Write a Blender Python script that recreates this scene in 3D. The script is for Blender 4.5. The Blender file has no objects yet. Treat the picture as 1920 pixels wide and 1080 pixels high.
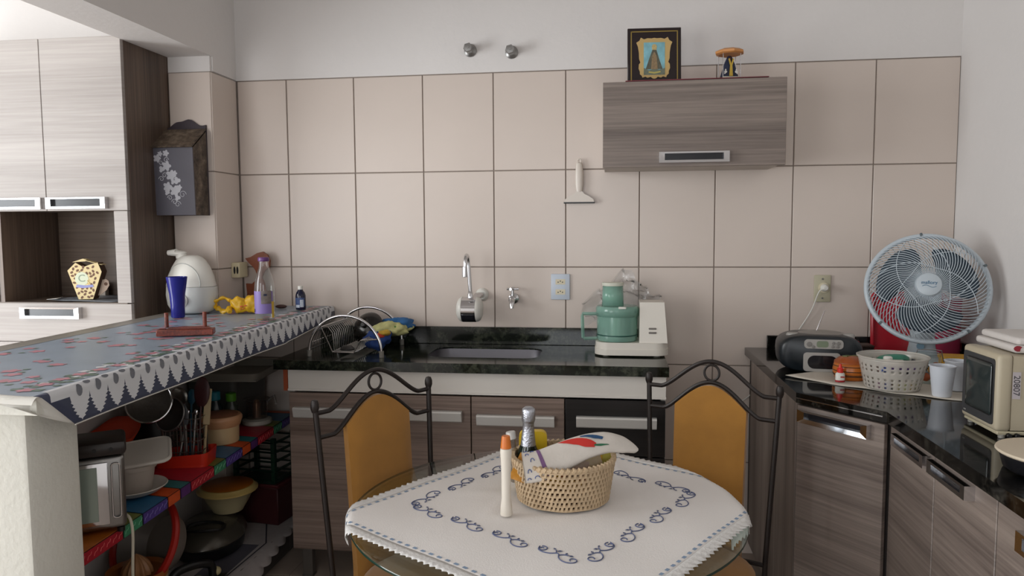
import bpy, bmesh, math, random
from mathutils import Vector, Matrix, noise
random.seed(7)
R = math.radians
S = bpy.context.scene
COL = S.collection

# ------------------------------------------------------------------ camera, light, exposure
def cam_axes(yaw, pitch, roll):
    cy, sy, cp, sp = math.cos(yaw), math.sin(yaw), math.cos(pitch), math.sin(pitch)
    f = Vector((-sy*cp, cy*cp, -sp)); r = Vector((cy, sy, 0)); u = r.cross(f)
    cr, sr = math.cos(roll), math.sin(roll)
    return cr*r + sr*u, -sr*r + cr*u, f
cr_, cu_, cf_ = cam_axes(0.1338, 0.0774, -0.0059)
cd = bpy.data.cameras.new('camera'); cam = bpy.data.objects.new('camera', cd); COL.objects.link(cam)
cd.sensor_width = 36; cd.lens = 1384.3/1920*36; cd.clip_start = 0.05; cd.clip_end = 100
mw = Matrix.Identity(4)
for i in range(3):
    mw[i][0], mw[i][1], mw[i][2] = cr_[i], cu_[i], -cf_[i]
mw.translation = (1.449, -3.209, 1.419)
cam.matrix_world = mw
S.camera = cam
S.view_settings.view_transform = 'Standard'; S.view_settings.look = 'None'
S.view_settings.gamma = 1; S.view_settings.use_curve_mapping = False
S.view_settings.exposure = -0.22
W = bpy.data.worlds.new('sky'); S.world = W; W.use_nodes = True
bg = W.node_tree.nodes['Background']; bg.inputs[0].default_value = (0.80, 0.90, 1.0, 1); bg.inputs[1].default_value = 1.2
def area(name, loc, direction, sx, sy, watts, col=(1, 1, 1)):
    l = bpy.data.lights.new(name, 'AREA'); l.shape = 'RECTANGLE'; l.size = sx; l.size_y = sy
    l.energy = watts; l.color = col
    o = bpy.data.objects.new(name, l); COL.objects.link(o); o.location = loc
    o.rotation_euler = Vector(direction).to_track_quat('-Z', 'Z').to_euler()
    return o
# daylight through the openings of the room (all behind or left of the camera)
area('daylight_side_window', (-3.18, -2.7, 1.3), (1, 0, 0), 2.9, 1.9, 190, (0.95, 0.98, 1.0))
area('daylight_garden_door', (-1.5, -4.78, 1.25), (0, 1, 0), 1.7, 2.1, 50, (1.0, 0.98, 0.97))
area('daylight_front_window', (1.2, -4.78, 1.55), (0, 1, 0), 1.2, 1.1, 17, (0.95, 0.97, 1.0))

# ------------------------------------------------------------------ mesh builder
class B:
    def __init__(s): s.v = []; s.f = []; s.mi = []; s.cur = 0
    def add(s, vs, fs, M=None):
        n = len(s.v)
        s.v += [(M @ Vector(v)) if M is not None else Vector(v) for v in vs]
        s.f += [tuple(i+n for i in f) for f in fs]; s.mi += [s.cur]*len(fs)
        return s
    def box(s, x0, x1, y0, y1, z0, z1, bev=0, seg=1, M=None):
        c = Vector(((x0+x1)/2, (y0+y1)/2, (z0+z1)/2)); d = (x1-x0, y1-y0, z1-z0)
        if not bev:
            vs = [(x, y, z) for x in (x0, x1) for y in (y0, y1) for z in (z0, z1)]
            return s.add(vs, [(0,1,3,2),(4,6,7,5),(0,4,5,1),(2,3,7,6),(0,2,6,4),(1,5,7,3)], M)
        bm = bmesh.new(); bmesh.ops.create_cube(bm, size=1)
        for v in bm.verts: v.co = Vector((v.co.x*d[0], v.co.y*d[1], v.co.z*d[2])) + c
        bmesh.ops.bevel(bm, geom=bm.edges[:], offset=min(bev, min(d)*0.49), segments=seg, profile=0.5, affect='EDGES')
        return s.bm(bm, M)
    def bm(s, bm, M=None):
        bm.verts.index_update()
        s.add([v.co.copy() for v in bm.verts], [tuple(v.index for v in f.verts) for f in bm.faces], M); bm.free(); return s
    def lathe(s, prof, n=24, M=None, sx=1, sy=1, a0=0, a1=None):
        vs, fs, rows = [], [], []
        full = a1 is None
        k = n if full else n+1
        for r, z in prof:
            if r < 1e-7: rows.append([len(vs)]*k); vs.append((0, 0, z))
            else:
                rows.append(list(range(len(vs), len(vs)+k)))
                for i in range(k):
                    a = (2*math.pi*i/n) if full else a0+(a1-a0)*i/n
                    vs.append((r*math.cos(a)*sx, r*math.sin(a)*sy, z))
        for p, q in zip(rows, rows[1:]):
            for i in range(n):
                j = (i+1) % k
                t = [p[i], p[j], q[j], q[i]]; u = []
                for x in t:
                    if x not in u: u.append(x)
                if len(u) > 2: fs.append(tuple(u))
        return s.add(vs, fs, M)
    def cyl(s, r, z0, z1, n=20, M=None, bev=0, r1=None):
        r1 = r if r1 is None else r1; b = bev
        return s.lathe([(0, z0), (r-b, z0), (r, z0+b), (r1, z1-b), (r1-b, z1), (0, z1)] if b else [(0, z0), (r, z0), (r1, z1), (0, z1)], n, M)
    def sph(s, r, M=None, n=16, sc=(1, 1, 1)):
        k = max(6, n//2)
        MM = Matrix.Diagonal((*sc, 1)); MM = M @ MM if M is not None else MM
        return s.lathe([(r*math.sin(math.pi*i/k), -r*math.cos(math.pi*i/k)) for i in range(k+1)], n, MM)
    def tube(s, pts, r, n=8, closed=False, M=None, flat=1.0, up=None):
        P = [Vector(p) for p in pts]; m = len(P); vs = []; fs = []
        T = []
        for i in range(m):
            a = P[(i-1) % m] if closed or i > 0 else P[i]; b = P[(i+1) % m] if closed or i < m-1 else P[i]
            t = b-a; T.append(t.normalized() if t.length > 1e-9 else Vector((0, 0, 1)))
        nrm = Vector(up) if up else (Vector((0, 0, 1)) if abs(T[0].z) < 0.9 else Vector((1, 0, 0)))
        for i in range(m):
            if up: nrm = Vector(up)
            nrm = (nrm - T[i]*nrm.dot(T[i]));
            nrm = nrm.normalized() if nrm.length > 1e-6 else T[i].orthogonal().normalized()
            bn = T[i].cross(nrm); rr = r[i] if isinstance(r, (list, tuple)) else r
            for k in range(n):
                a = 2*math.pi*k/n
                vs.append(P[i] + nrm*math.cos(a)*rr*flat + bn*math.sin(a)*rr)
        for i in range(m if closed else m-1):
            j = (i+1) % m
            for k in range(n):
                l = (k+1) % n
                fs.append((i*n+k, i*n+l, j*n+l, j*n+k))
        if not closed:
            fs.append(tuple(range(n))[::-1]); fs.append(tuple((m-1)*n+k for k in range(n)))
        return s.add(vs, fs, M)
    def prism(s, poly, z0, z1, M=None):
        n = len(poly)
        vs = [(x, y, z0) for x, y in poly] + [(x, y, z1) for x, y in poly]
        fs = [tuple(range(n))[::-1], tuple(range(n, 2*n))] + [(i, (i+1) % n, n+(i+1) % n, n+i) for i in range(n)]
        return s.add(vs, fs, M)
    def sheet(s, fn, nu, nv, M=None, closed_u=False):
        vs = [fn(i/nu, j/nv) for j in range(nv+1) for i in range(nu + (0 if closed_u else 1))]
        w = nu if closed_u else nu+1
        fs = [(j*w+i, j*w+(i+1) % w, (j+1)*w+(i+1) % w, (j+1)*w+i) for j in range(nv) for i in range(nu)]
        return s.add(vs, fs, M)
    def fan(s, pts, M=None):
        return s.add(pts, [tuple(range(len(pts)))], M)

def T(x=0, y=0, z=0, rx=0, ry=0, rz=0, s=1):
    return Matrix.Translation((x, y, z)) @ Matrix.Rotation(rz, 4, 'Z') @ Matrix.Rotation(ry, 4, 'Y') @ Matrix.Rotation(rx, 4, 'X') @ Matrix.Scale(s, 4)
XZ = Matrix(((1,0,0,0),(0,0,-1,0),(0,1,0,0),(0,0,0,1)))      # local (x,y,h) -> (x,-h,y): drawing plane facing the viewer at -y

def mesh(b, smooth=40):
    me = bpy.data.meshes.new('m'); me.from_pydata([tuple(v) for v in b.v], [], b.f)
    if smooth:
        me.shade_smooth(); me.set_sharp_from_angle(angle=R(smooth))
    return me
def obj(name, b, m, parent=None, smooth=40, **kw):
    me = mesh(b, smooth) if isinstance(b, B) else b
    o = bpy.data.objects.new(name, me); COL.objects.link(o)
    ms = m if isinstance(m, (list, tuple)) else [m]
    if isinstance(b, B) or not me.materials:
        for x in ms: me.materials.append(x)
    if isinstance(b, B) and len(ms) > 1:
        me.polygons.foreach_set('material_index', b.mi)
    me.name = name
    if parent is not None: o.parent = parent
    for k, v in kw.items(): o[k] = v
    return o
def solid(o, t, offset=-1):
    md = o.modifiers.new('solidify', 'SOLIDIFY'); md.thickness = t; md.offset = offset; return o
def subsurf(o, lv=1):
    md = o.modifiers.new('subsurf', 'SUBSURF'); md.levels = lv; md.render_levels = lv; return o
def thing(name, label, cat, loc=(0, 0, 0), rz=0, group=None, rot=None):
    o = bpy.data.objects.new(name, None); COL.objects.link(o); o.empty_display_size = 0.05
    o.location = loc; o.rotation_euler = rot if rot else (0, 0, rz)
    o['label'] = label; o['category'] = cat
    if group: o['group'] = group
    return o
def tag(o, label, cat, group=None):
    o['label'] = label; o['category'] = cat
    if group: o['group'] = group
    return o
def struct(name, b, m, smooth=30): return obj(name, b, m, None, smooth, kind='structure')
def dup(root, loc, rz=None, label=None):
    r = root.copy(); COL.objects.link(r); r.location = loc
    if rz is not None: r.rotation_euler = (0, 0, rz)
    if label: r['label'] = label
    for ch in root.children:
        c = ch.copy(); COL.objects.link(c); c.parent = r
        for g in ch.children:
            d = g.copy(); COL.objects.link(d); d.parent = c
    return r
def text(name, body, size, M, m, parent, ext=0.0003, align='CENTER', sx=1):
    cu = bpy.data.curves.new(name, 'FONT'); cu.body = body; cu.size = size; cu.extrude = ext
    cu.align_x = align; cu.align_y = 'CENTER'; cu.materials.append(m)
    o = bpy.data.objects.new(name, cu); COL.objects.link(o)
    bpy.context.view_layer.update()
    me = bpy.data.meshes.new_from_object(o.evaluated_get(bpy.context.evaluated_depsgraph_get()))
    bpy.data.objects.remove(o); me.materials.clear(); me.materials.append(m)
    t = bpy.data.objects.new(name, me); COL.objects.link(t); t.parent = parent; t['kind'] = 'stuff'
    t.matrix_basis = M @ Matrix.Diagonal((sx, 1, 1, 1)); return t
FACE = Matrix.Rotation(R(90), 4, 'X')                         # text standing up, read from -y

# ------------------------------------------------------------------ materials
def lin(h):
    h = h.lstrip('#'); c = [int(h[i:i+2], 16)/255 for i in (0, 2, 4)]
    return tuple(x/12.92 if x <= 0.04045 else ((x+0.055)/1.055)**2.4 for x in c) + (1,)
def nodes(name):
    m = bpy.data.materials.new(name); m.use_nodes = True
    nt = m.node_tree; return m, nt, nt.nodes, nt.links, nt.nodes['Principled BSDF']
MATS = {}
def mat(name, col, rough=0.5, metal=0.0, spec=0.5, var=0.06, vs=8, bump=0.0, bs=60, coat=0.0, sheen=0.0, sub=0.0):
    if name in MATS: return MATS[name]
    m, nt, N, L, p = nodes(name)
    p.inputs['Roughness'].default_value = rough; p.inputs['Metallic'].default_value = metal
    p.inputs['Specular IOR Level'].default_value = spec; p.inputs['Coat Weight'].default_value = coat
    p.inputs['Coat Roughness'].default_value = 0.08; p.inputs['Sheen Weight'].default_value = sheen
    tc = N.new('ShaderNodeTexCoord')
    n = N.new('ShaderNodeTexNoise'); n.inputs['Scale'].default_value = vs; n.inputs['Detail'].default_value = 3
    L.new(tc.outputs['Object'], n.inputs['Vector'])
    mx = N.new('ShaderNodeMix'); mx.data_type = 'RGBA'
    c = lin(col)
    mx.inputs['A'].default_value = tuple(max(0, x*(1-var*2)) for x in c[:3]) + (1,)
    mx.inputs['B'].default_value = tuple(min(1, x*(1+var*2)) for x in c[:3]) + (1,)
    L.new(n.outputs['Fac'], mx.inputs['Factor']); L.new(mx.outputs['Result'], p.inputs['Base Color'])
    if bump:
        n2 = N.new('ShaderNodeTexNoise'); n2.inputs['Scale'].default_value = bs; n2.inputs['Detail'].default_value = 4
        L.new(tc.outputs['Object'], n2.inputs['Vector'])
        bp = N.new('ShaderNodeBump'); bp.inputs['Strength'].default_value = bump; bp.inputs['Distance'].default_value = 0.002
        L.new(n2.outputs['Fac'], bp.inputs['Height']); L.new(bp.outputs['Normal'], p.inputs['Normal'])
    MATS[name] = m; return m
def wood(name, light, dark, axis='x', rough=0.45, sc=1.0, contrast=1.0):
    """Fine stretched grain plus broad tone bands across the grain (object coordinates)."""
    m, nt, N, L, p = nodes(name); p.inputs['Roughness'].default_value = rough
    tc = N.new('ShaderNodeTexCoord'); mp = N.new('ShaderNodeMapping')
    mp.inputs['Scale'].default_value = {'x': (1.0*sc, 1.0*sc, 46*sc), 'z': (46*sc, 46*sc, 1.0*sc), 'y': (46*sc, 1.0*sc, 46*sc), 'd': (1*sc, 1*sc, 46*sc)}[axis]
    L.new(tc.outputs['Object'], mp.inputs['Vector'])
    n = N.new('ShaderNodeTexNoise'); n.inputs['Scale'].default_value = 2.2; n.inputs['Detail'].default_value = 7; n.inputs['Roughness'].default_value = 0.62; n.inputs['Distortion'].default_value = 0.06
    L.new(mp.outputs['Vector'], n.inputs['Vector'])
    mp2 = N.new('ShaderNodeMapping'); mp2.inputs['Scale'].default_value = {'x': (0.25, 0.25, 7), 'z': (7, 7, 0.25), 'y': (9, 0.7, 9), 'd': (0.7, 0.7, 9)}[axis]
    L.new(tc.outputs['Object'], mp2.inputs['Vector'])
    n2 = N.new('ShaderNodeTexNoise'); n2.inputs['Scale'].default_value = 1.5; n2.inputs['Detail'].default_value = 1
    L.new(mp2.outputs['Vector'], n2.inputs['Vector'])
    ad = N.new('ShaderNodeMath'); ad.operation = 'ADD'; L.new(n.outputs['Fac'], ad.inputs[0])
    ml = N.new('ShaderNodeMath'); ml.operation = 'MULTIPLY_ADD'; ml.inputs[1].default_value = 0.9; ml.inputs[2].default_value = -0.45
    L.new(n2.outputs['Fac'], ml.inputs[0]); L.new(ml.outputs[0], ad.inputs[1])
    cr = N.new('ShaderNodeValToRGB'); cr.color_ramp.elements[0].position = 0.5-0.22/contrast; cr.color_ramp.elements[1].position = 0.5+0.2/contrast
    cr.color_ramp.elements[0].color = lin(dark); cr.color_ramp.elements[1].color = lin(light)
    L.new(ad.outputs[0], cr.inputs['Fac']); L.new(cr.outputs['Color'], p.inputs['Base Color'])
    bp = N.new('ShaderNodeBump'); bp.inputs['Strength'].default_value = 0.12; bp.inputs['Distance'].default_value = 0.001
    L.new(n.outputs['Fac'], bp.inputs['Height']); L.new(bp.outputs['Normal'], p.inputs['Normal'])
    MATS[name] = m; return m
def speckle(name, c0, c1, c2, scale=60, rough=0.1, spec=0.5):
    m, nt, N, L, p = nodes(name); p.inputs['Roughness'].default_value = rough; p.inputs['Specular IOR Level'].default_value = spec
    tc = N.new('ShaderNodeTexCoord')
    n = N.new('ShaderNodeTexNoise'); n.inputs['Scale'].default_value = scale; n.inputs['Detail'].default_value = 8; n.inputs['Roughness'].default_value = 0.7
    n2 = N.new('ShaderNodeTexNoise'); n2.inputs['Scale'].default_value = scale*0.14; n2.inputs['Detail'].default_value = 4; n2.inputs['Distortion'].default_value = 1.2
    for q in (n, n2): L.new(tc.outputs['Object'], q.inputs['Vector'])
    ad = N.new('ShaderNodeMath'); ad.operation = 'MULTIPLY_ADD'; ad.inputs[1].default_value = 0.55
    L.new(n2.outputs['Fac'], ad.inputs[0])
    ml = N.new('ShaderNodeMath'); ml.operation = 'MULTIPLY'; ml.inputs[1].default_value = 0.5
    L.new(n.outputs['Fac'], ml.inputs[0]); L.new(ml.outputs[0], ad.inputs[2])
    cr = N.new('ShaderNodeValToRGB'); e = cr.color_ramp.elements
    e[0].position = 0.42; e[0].color = lin(c0); e[1].position = 0.68; e[1].color = lin(c2)
    x = e.new(0.54); x.color = lin(c1)
    L.new(ad.outputs[0], cr.inputs['Fac']); L.new(cr.outputs['Color'], p.inputs['Base Color'])
    MATS[name] = m; return m
def clear(name, tint=(0.95, 0.98, 0.97), rough=0.02, gloss=1.0, haze=0.0, haze_col=(0.8, 0.8, 0.8)):
    """Thin clear sheet: straight-through light, tinted, with a Fresnel reflection and optional milky scatter."""
    m, nt, N, L, p = nodes(name); N.remove(p)
    out = N['Material Output']
    tr = N.new('ShaderNodeBsdfTransparent'); tr.inputs[0].default_value = (*tint, 1)
    gl = N.new('ShaderNodeBsdfGlossy'); gl.inputs['Roughness'].default_value = rough
    fr = N.new('ShaderNodeFresnel'); fr.inputs[0].default_value = 1.45
    ge = N.new('ShaderNodeNewGeometry'); io = N.new('ShaderNodeMath'); io.operation = 'MULTIPLY_ADD'; io.inputs[1].default_value = 1/1.45-1.45; io.inputs[2].default_value = 1.45
    L.new(ge.outputs['Backfacing'], io.inputs[0]); L.new(io.outputs[0], fr.inputs[0])
    ml = N.new('ShaderNodeMath'); ml.operation = 'MULTIPLY'; ml.inputs[1].default_value = gloss; L.new(fr.outputs[0], ml.inputs[0])
    base = tr.outputs[0]
    if haze:
        df = N.new('ShaderNodeBsdfDiffuse'); df.inputs[0].default_value = (*haze_col, 1)
        h = N.new('ShaderNodeMixShader'); h.inputs[0].default_value = haze
        L.new(base, h.inputs[1]); L.new(df.outputs[0], h.inputs[2]); base = h.outputs[0]
    mx = N.new('ShaderNodeMixShader'); L.new(ml.outputs[0], mx.inputs[0]); L.new(base, mx.inputs[1]); L.new(gl.outputs[0], mx.inputs[2])
    L.new(mx.outputs[0], out.inputs[0]); MATS[name] = m; return m

PAINT = mat('white_paint', '#dfdbd8', 0.9, bump=0.5, bs=45, var=0.015, vs=2)
CREAM = mat('cream_paint', '#e6e0d2', 0.9, bump=0.4, bs=45, var=0.02, vs=2)
PLASTER = mat('rough_white_plaster', '#d8d6cc', 0.92, bump=0.9, bs=70, var=0.03, vs=5)
GROUT = mat('grout', '#8d8178', 0.95, var=0.08, vs=30)
TILE = mat('beige_glazed_tile', '#d3c6bc', 0.28, var=0.035, vs=2.2, spec=0.4)
FLOOR = mat('floor_tile_glaze', '#a6978a', 0.35, var=0.1, vs=6)
CHROME = mat('chrome', '#d8d8da', 0.12, 1.0, var=0.0)
STEEL = mat('brushed_steel', '#9a9997', 0.36, 1.0, var=0.04, vs=40)
ALU = mat('satin_aluminium', '#d2d0cb', 0.5, 0.35, var=0.02)
IRON = mat('dark_iron', '#241d1a', 0.42, 0.3, var=0.12, vs=30)
INSET = mat('dark_handle_inset', '#1c1d22', 0.22)
WHITE = mat('white_plastic', '#dedcd4', 0.35, var=0.01)
IVORY = mat('ivory_plastic', '#d9cfb4', 0.4, var=0.02)
BLACK = mat('black_plastic', '#131313', 0.35)
WOODL = wood('washed_ash_laminate', '#a7a09b', '#8d8580', 'x', contrast=0.75)  # the grey ash again, made paler to put strong light into its colour
WOODG = wood('grey_ash_laminate', '#8f8279', '#625751', 'x', contrast=0.85)
WOODGZ = wood('grey_ash_laminate_upright', '#8a7d74', '#5f544d', 'z', contrast=0.85)
WOODB = wood('brown_ash_laminate', '#9c887c', '#66554b', 'x', contrast=0.8)
WOODD = wood('dark_side_laminate', '#6d5b4e', '#43362e', 'z', contrast=0.8)
WOODN = wood('dark_niche_laminate', '#6b5c50', '#4a3e36', 'x', contrast=0.8)
WOODK = wood('black_grain_laminate', '#232020', '#0d0c0c', 'x', 0.3)
REDWOOD = wood('reddish_varnished_wood', '#8a3a22', '#4d190e', 'y', 0.35, 1.5)
BIRDW = mat('red_brown_wood', '#7c3f22', 0.5, var=0.1, vs=20)
GRANITE = speckle('dark_green_granite', '#0b0d0b', '#1f241d', '#4a4d40', 70, 0.1)
GRANITEK = speckle('black_granite', '#060606', '#12110f', '#38352f', 110, 0.06)
GLASS = clear('clear_glass', (0.93, 0.97, 0.95))
TGLASS = clear('table_glass', (0.86, 0.93, 0.90), 0.0)
FILM = clear('clear_film', (0.95, 0.95, 0.95), 0.12, 1.3, 0.10)

# ================================================================== the room
TW, TH, XR, XL = 0.3134, 0.42, 2.826, -3.2
FZ = 0.02                                                     # floor level
YP, XP0, XP1, BZ = -0.218, -0.434, -0.237, 2.166              # pier at the left end of the tiled wall, underside of the beam
b = B(); b.box(XL, XR+0.15, 0.0, 0.15, 2.102, 2.8); b.box(XL, XP0, 0.0, 0.15, 0, 2.102)
wall_back = struct('wall_back', b, PAINT)
b = B(); b.box(XP1-0.1, XR, 0.005, 0.15, 0, 2.102); obj('grout_bed', b, GROUT, wall_back)
def tile_mesh(w, h):
    b = B(); b.box(-w/2+0.0022, w/2-0.0022, 0, 0.006, -h/2+0.0022, h/2-0.0022, 0.0016); me = mesh(b, 30); me.materials.append(TILE); return me
tmr = tile_mesh(TW+0.005, TH); tm = tile_mesh(TW, TH); tml = tile_mesh(0.233, TH)
for j in range(5):
    for i in range(-1, 9):
        o = obj('tile', (tmr if i == 8 else tm) if i >= 0 else tml, TILE, wall_back)
        o.location = (i*TW+TW/2+(0.0025 if i == 8 else 0) if i >= 0 else -0.1175, 0.0 + random.uniform(0, 0.0006), j*TH+TH/2)
b = B(); b.box(XR, XR+0.15, -4.8, 0.15, 0, 2.8); struct('wall_right', b, PAINT)
b = B(); b.box(XP0, XP1-0.006, YP+0.006, 0.0, 0, 2.8)
wall_pier = struct('wall_left', b, PAINT)
b = B(); b.box(XP0+0.001, XP1-0.004, YP+0.004, -0.001, 0, 2.101); obj('grout_bed', b, GROUT, wall_pier)
ts = tile_mesh(0.214, TH); tf = tile_mesh(0.193, TH)
for j in range(5):
    o = obj('tile', ts, TILE, wall_pier); o.location = (XP1, -0.108, j*TH+TH/2); o.rotation_euler = (0, 0, R(90))
    o = obj('tile', tf, TILE, wall_pier); o.location = ((XP0+XP1)/2, YP, j*TH+TH/2)
b = B(); b.box(XP0, XP1+0.0, -4.8, YP+0.02, BZ, 2.8); b.box(XP0, XP1, YP+0.02, -0.0, 2.104, 2.8); struct('ceiling_beam', b, PAINT)
# ceiling, floor and the unseen shell with its openings
b = B(); b.box(XL-0.1, XR+0.15, -4.9, 0.15, 2.8, 2.9); struct('ceiling', b, PAINT)
b = B(); b.box(XL-0.1, XR+0.15, -4.9, 0.15, -0.1, FZ-0.004); fl = struct('floor', b, GROUT)
fb = B(); fb.box(-0.2185, 0.2185, -0.2185, 0.2185, -0.004, 0, 0.001); fm = mesh(fb, 30); fm.materials.append(FLOOR)
for i in range(9):
    for j in range(4):
        o = obj('tile', fm, FLOOR, fl); o.location = (-0.95+i*0.44, -0.22-j*0.44, FZ)
def holed(name, axis, c0, c1, u0, u1, hole, m):
    h0, h1, z0, z1 = hole; b = B()
    def bx(a, c, p, q):
        if axis == 'x': b.box(c0, c1, a, c, p, q)
        else: b.box(a, c, c0, c1, p, q)
    bx(u0, h0, 0, 2.8); bx(h1, u1, 0, 2.8)
    if z0 > 0.05: bx(h0, h1, 0, z0)
    bx(h0, h1, z1, 2.8)
    return struct(name, b, m)
holed('wall_left_room', 'x', XL-0.12, XL, -4.9, 0.15, (-4.2, -1.2, 0.3, 2.3), CREAM)
def front():
    b = B()
    for x0, x1, z0, z1 in ((XL, -2.35, 0, 2.8), (-2.35, -0.65, 2.3, 2.8), (-0.65, 0.6, 0, 2.8), (0.6, 1.8, 0, 1.0), (0.6, 1.8, 2.1, 2.8), (1.8, XR+0.15, 0, 2.8)):
        b.box(x0, x1, -4.92, -4.8, z0, z1)
    return struct('wall_front', b, PAINT)
front()
def frame4(b, axis, c, u0, u1, z0, z1, t=0.05):
    for a, q, p, r in ((u0, u0+t, z0, z1), (u1-t, u1, z0, z1), (u0, u1, z0, z0+t), (u0, u1, z1-t, z1)):
        if axis == 'x': b.box(c-0.04, c+0.04, a, q, p, r)
        else: b.box(a, q, c-0.04, c+0.04, p, r)
b = B(); frame4(b, 'x', XL-0.06, -4.2, -1.2, 0.3, 2.3); struct('window_1', b, WHITE)
b = B(); frame4(b, 'y', -4.86, 0.6, 1.8, 1.0, 2.1); struct('window_2', b, WHITE)
b = B(); frame4(b, 'y', -4.86, -2.35, -0.65, 0.0, 2.3); struct('door_1', b, WHITE)

# ================================================================== bar counter and its vinyl cloth
def bar_r(y): return 0.203 - y*0.0395          # right edge of the bar slab
def bar_l(y): return -0.398 - y*0.047          # left edge
bar = thing('bar_counter', 'masonry bar counter on a rough white end wall, jutting out from the tiled pier', 'counter', (0, 0, FZ))
sb = B(); ys = -1.84
sb.prism([(bar_l(YP-0.003)+0.01, YP-0.003), (bar_l(ys)+0.01, ys), (bar_r(ys)-0.012, ys), (bar_r(-0.004)-0.012, -0.004), (XP1+0.003, -0.004), (XP1+0.003, YP-0.003)], 1.02, 1.058)
obj('slab', sb, PLASTER, bar)
eb = B(); eb.box(-0.36, 0.2, -1.80, -1.64, 0, 1.02, 0.012, 2)
e = obj('end_wall', eb, PLASTER, bar)
pb = B(); pb.box(-0.40, -0.35, -1.64, YP-0.003, 0, 1.02); obj('back_wall', pb, PAINT, bar)

CV = mat('blue_grey_vinyl', '#8f9caa', 0.36, var=0.05, vs=14, spec=0.6)
CVN = mat('navy_vinyl', '#3d4358', 0.35, var=0.04)
CVT = mat('taupe_vinyl_edge', '#8d8880', 0.4, var=0.08, vs=12)
CVW = mat('white_vinyl_backing', '#d3d0c8', 0.55, var=0.02)
LACE = mat('printed_lace_white', '#d5d7da', 0.4, var=0.02)
LACEG = mat('printed_lace_grey', '#6d7078', 0.45, var=0.1, vs=120)
PINK = mat('printed_rose_pink', '#c07f8b', 0.36, var=0.15, vs=60)
GRNP = mat('printed_sage_green', '#5b7263', 0.36, var=0.15, vs=60)
ZC = 1.083 
Y0, Y1 = -1.85, -0.012
def drop(y):                                                    # depth of the hanging edge: deeper at the near end
    s = (y-Y1)/(Y0-Y1); return 0.060 + 0.026*min(1, s*3) if s < 0.3 else 0.086 + 0.004*s
def cloth_pt(y, t, off=0.0):
    """t: metres over the fold from the bar's right edge (negative on top, positive down the drop)."""
    x = bar_r(y); r = 0.010
    if t <= 0: return Vector((x - r + t, y, ZC + off))
    if t < r*1.57:
        a = t/r; return Vector((x - r + (r+off)*math.sin(a), y, ZC - r + (r+off)*math.cos(a)))
    d = t - r*1.57
    wave = 0.004*math.sin(y*9)*d/0.08 + 0.006*d/0.08
    return Vector((x + off + wave, y, ZC - r - d))
cloth = thing('vinyl_tablecloth', 'glossy blue-grey flowered vinyl cloth with printed lace edge covering the bar', 'tablecloth', (0, 0, 0))
b = B(); NY = 60
def top_pt(u, v):
    y = Y0 + (Y1-Y0)*v; xl = bar_l(y)+0.052 if y < YP-0.005 else XP1+0.004; w = bar_r(y) - xl
    return cloth_pt(y, -w*(1-u))
b.sheet(top_pt, 8, NY)
top = obj('cloth_top', b, CV, cloth)
b = B(); yl = YP - 0.006
b.sheet(lambda u, v: Vector((bar_l(Y0+(yl-Y0)*v)+0.052-0.056*u, Y0+(yl-Y0)*v, ZC+0.0006+0.004*u*u)), 4, 40); obj('cloth_rear_edge', b, CVT, cloth)
b = B(); b.sheet(lambda u, v: cloth_pt(Y0+0.10*u+(Y1-Y0-0.10*u)*v, 0.0001+u*drop(Y0+(Y1-Y0)*v)), 12, NY)
fr = obj('hanging_edge', b, CVN, cloth); solid(fr, 0.0012, 0)
b = B()
def seam(v):
    y = Y0+0.10+(Y1-Y0-0.10)*v; return cloth_pt(y, drop(y)+0.0005, 0.0004)
b.tube([seam(i/60) for i in range(61)], 0.0016, 5); obj('white_hem', b, CVW, cloth)
# near corner folded back, white underside showing
b = B()
def flap(u, v):
    p = cloth_pt(Y0+0.10*u, u*drop(Y0)*1.0, 0.0); q = Vector((0.265-0.10*(1-u), Y0-0.008, ZC+0.002-0.012*(1-u)-u*0.035))
    return p.lerp(q, v) + Vector((0.0, -0.012*math.sin(v*3.14), 0.004*math.sin(v*3.14)))
b.sheet(flap, 8, 6); solid(obj('folded_corner', b, CVW, cloth), 0.001, 0)
b = B(); b.sheet(lambda u, v: Vector((-0.33+0.61*u, Y0+0.004-0.026*v, ZC+0.001+0.006*math.sin(v*2.2)-0.016*v*v+0.003*math.sin(u*11))), 20, 5); obj('near_edge', b, CVW, cloth)
# lace print: serrated leaves hanging below a mesh band
bl, bo, bb = B(), B(), B()
pitch = 0.0655; n = int((Y1-Y0-0.10)/pitch)
for k in range(n):
    yc = Y0 + 0.125 + k*pitch
    D = drop(yc) - 0.004
    t0, t1 = 0.026, D
    prof = [(0.50, 0.0), (0.48, 0.14), (0.455, 0.22), (0.49, 0.27), (0.36, 0.36), (0.455, 0.42), (0.30, 0.50), (0.40, 0.57), (0.23, 0.65), (0.32, 0.72), (0.14, 0.80), (0.20, 0.86), (0.04, 0.93), (0.0, 1.0)]
    lt = [(-w, s) for w, s in prof]; rt = [(w, s) for w, s in prof]
    for (l0, s0), (l1, s1), (r0, _), (r1, _) in zip(lt, lt[1:], rt, rt[1:]):
        q = [cloth_pt(yc+l0*pitch, t0+(t1-t0)*s0, 0.0012), cloth_pt(yc+r0*pitch, t0+(t1-t0)*s0, 0.0012), cloth_pt(yc+r1*pitch, t0+(t1-t0)*s1, 0.0012), cloth_pt(yc+l1*pitch, t0+(t1-t0)*s1, 0.0012)]
        bl.fan(q if abs(l1) > 1e-6 else q[:3])
    for c0, tt, rw, rh in ((0, 0.0185, 0.0095, 0.0135), (0.5, 0.0045, 0.011, 0.0055)):
        pts = [cloth_pt(yc+c0*pitch+rw*math.cos(a), tt+rh*math.sin(a), 0.0018) for a in [i*math.pi/6 for i in range(12)]]
        bo.fan(pts)
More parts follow.
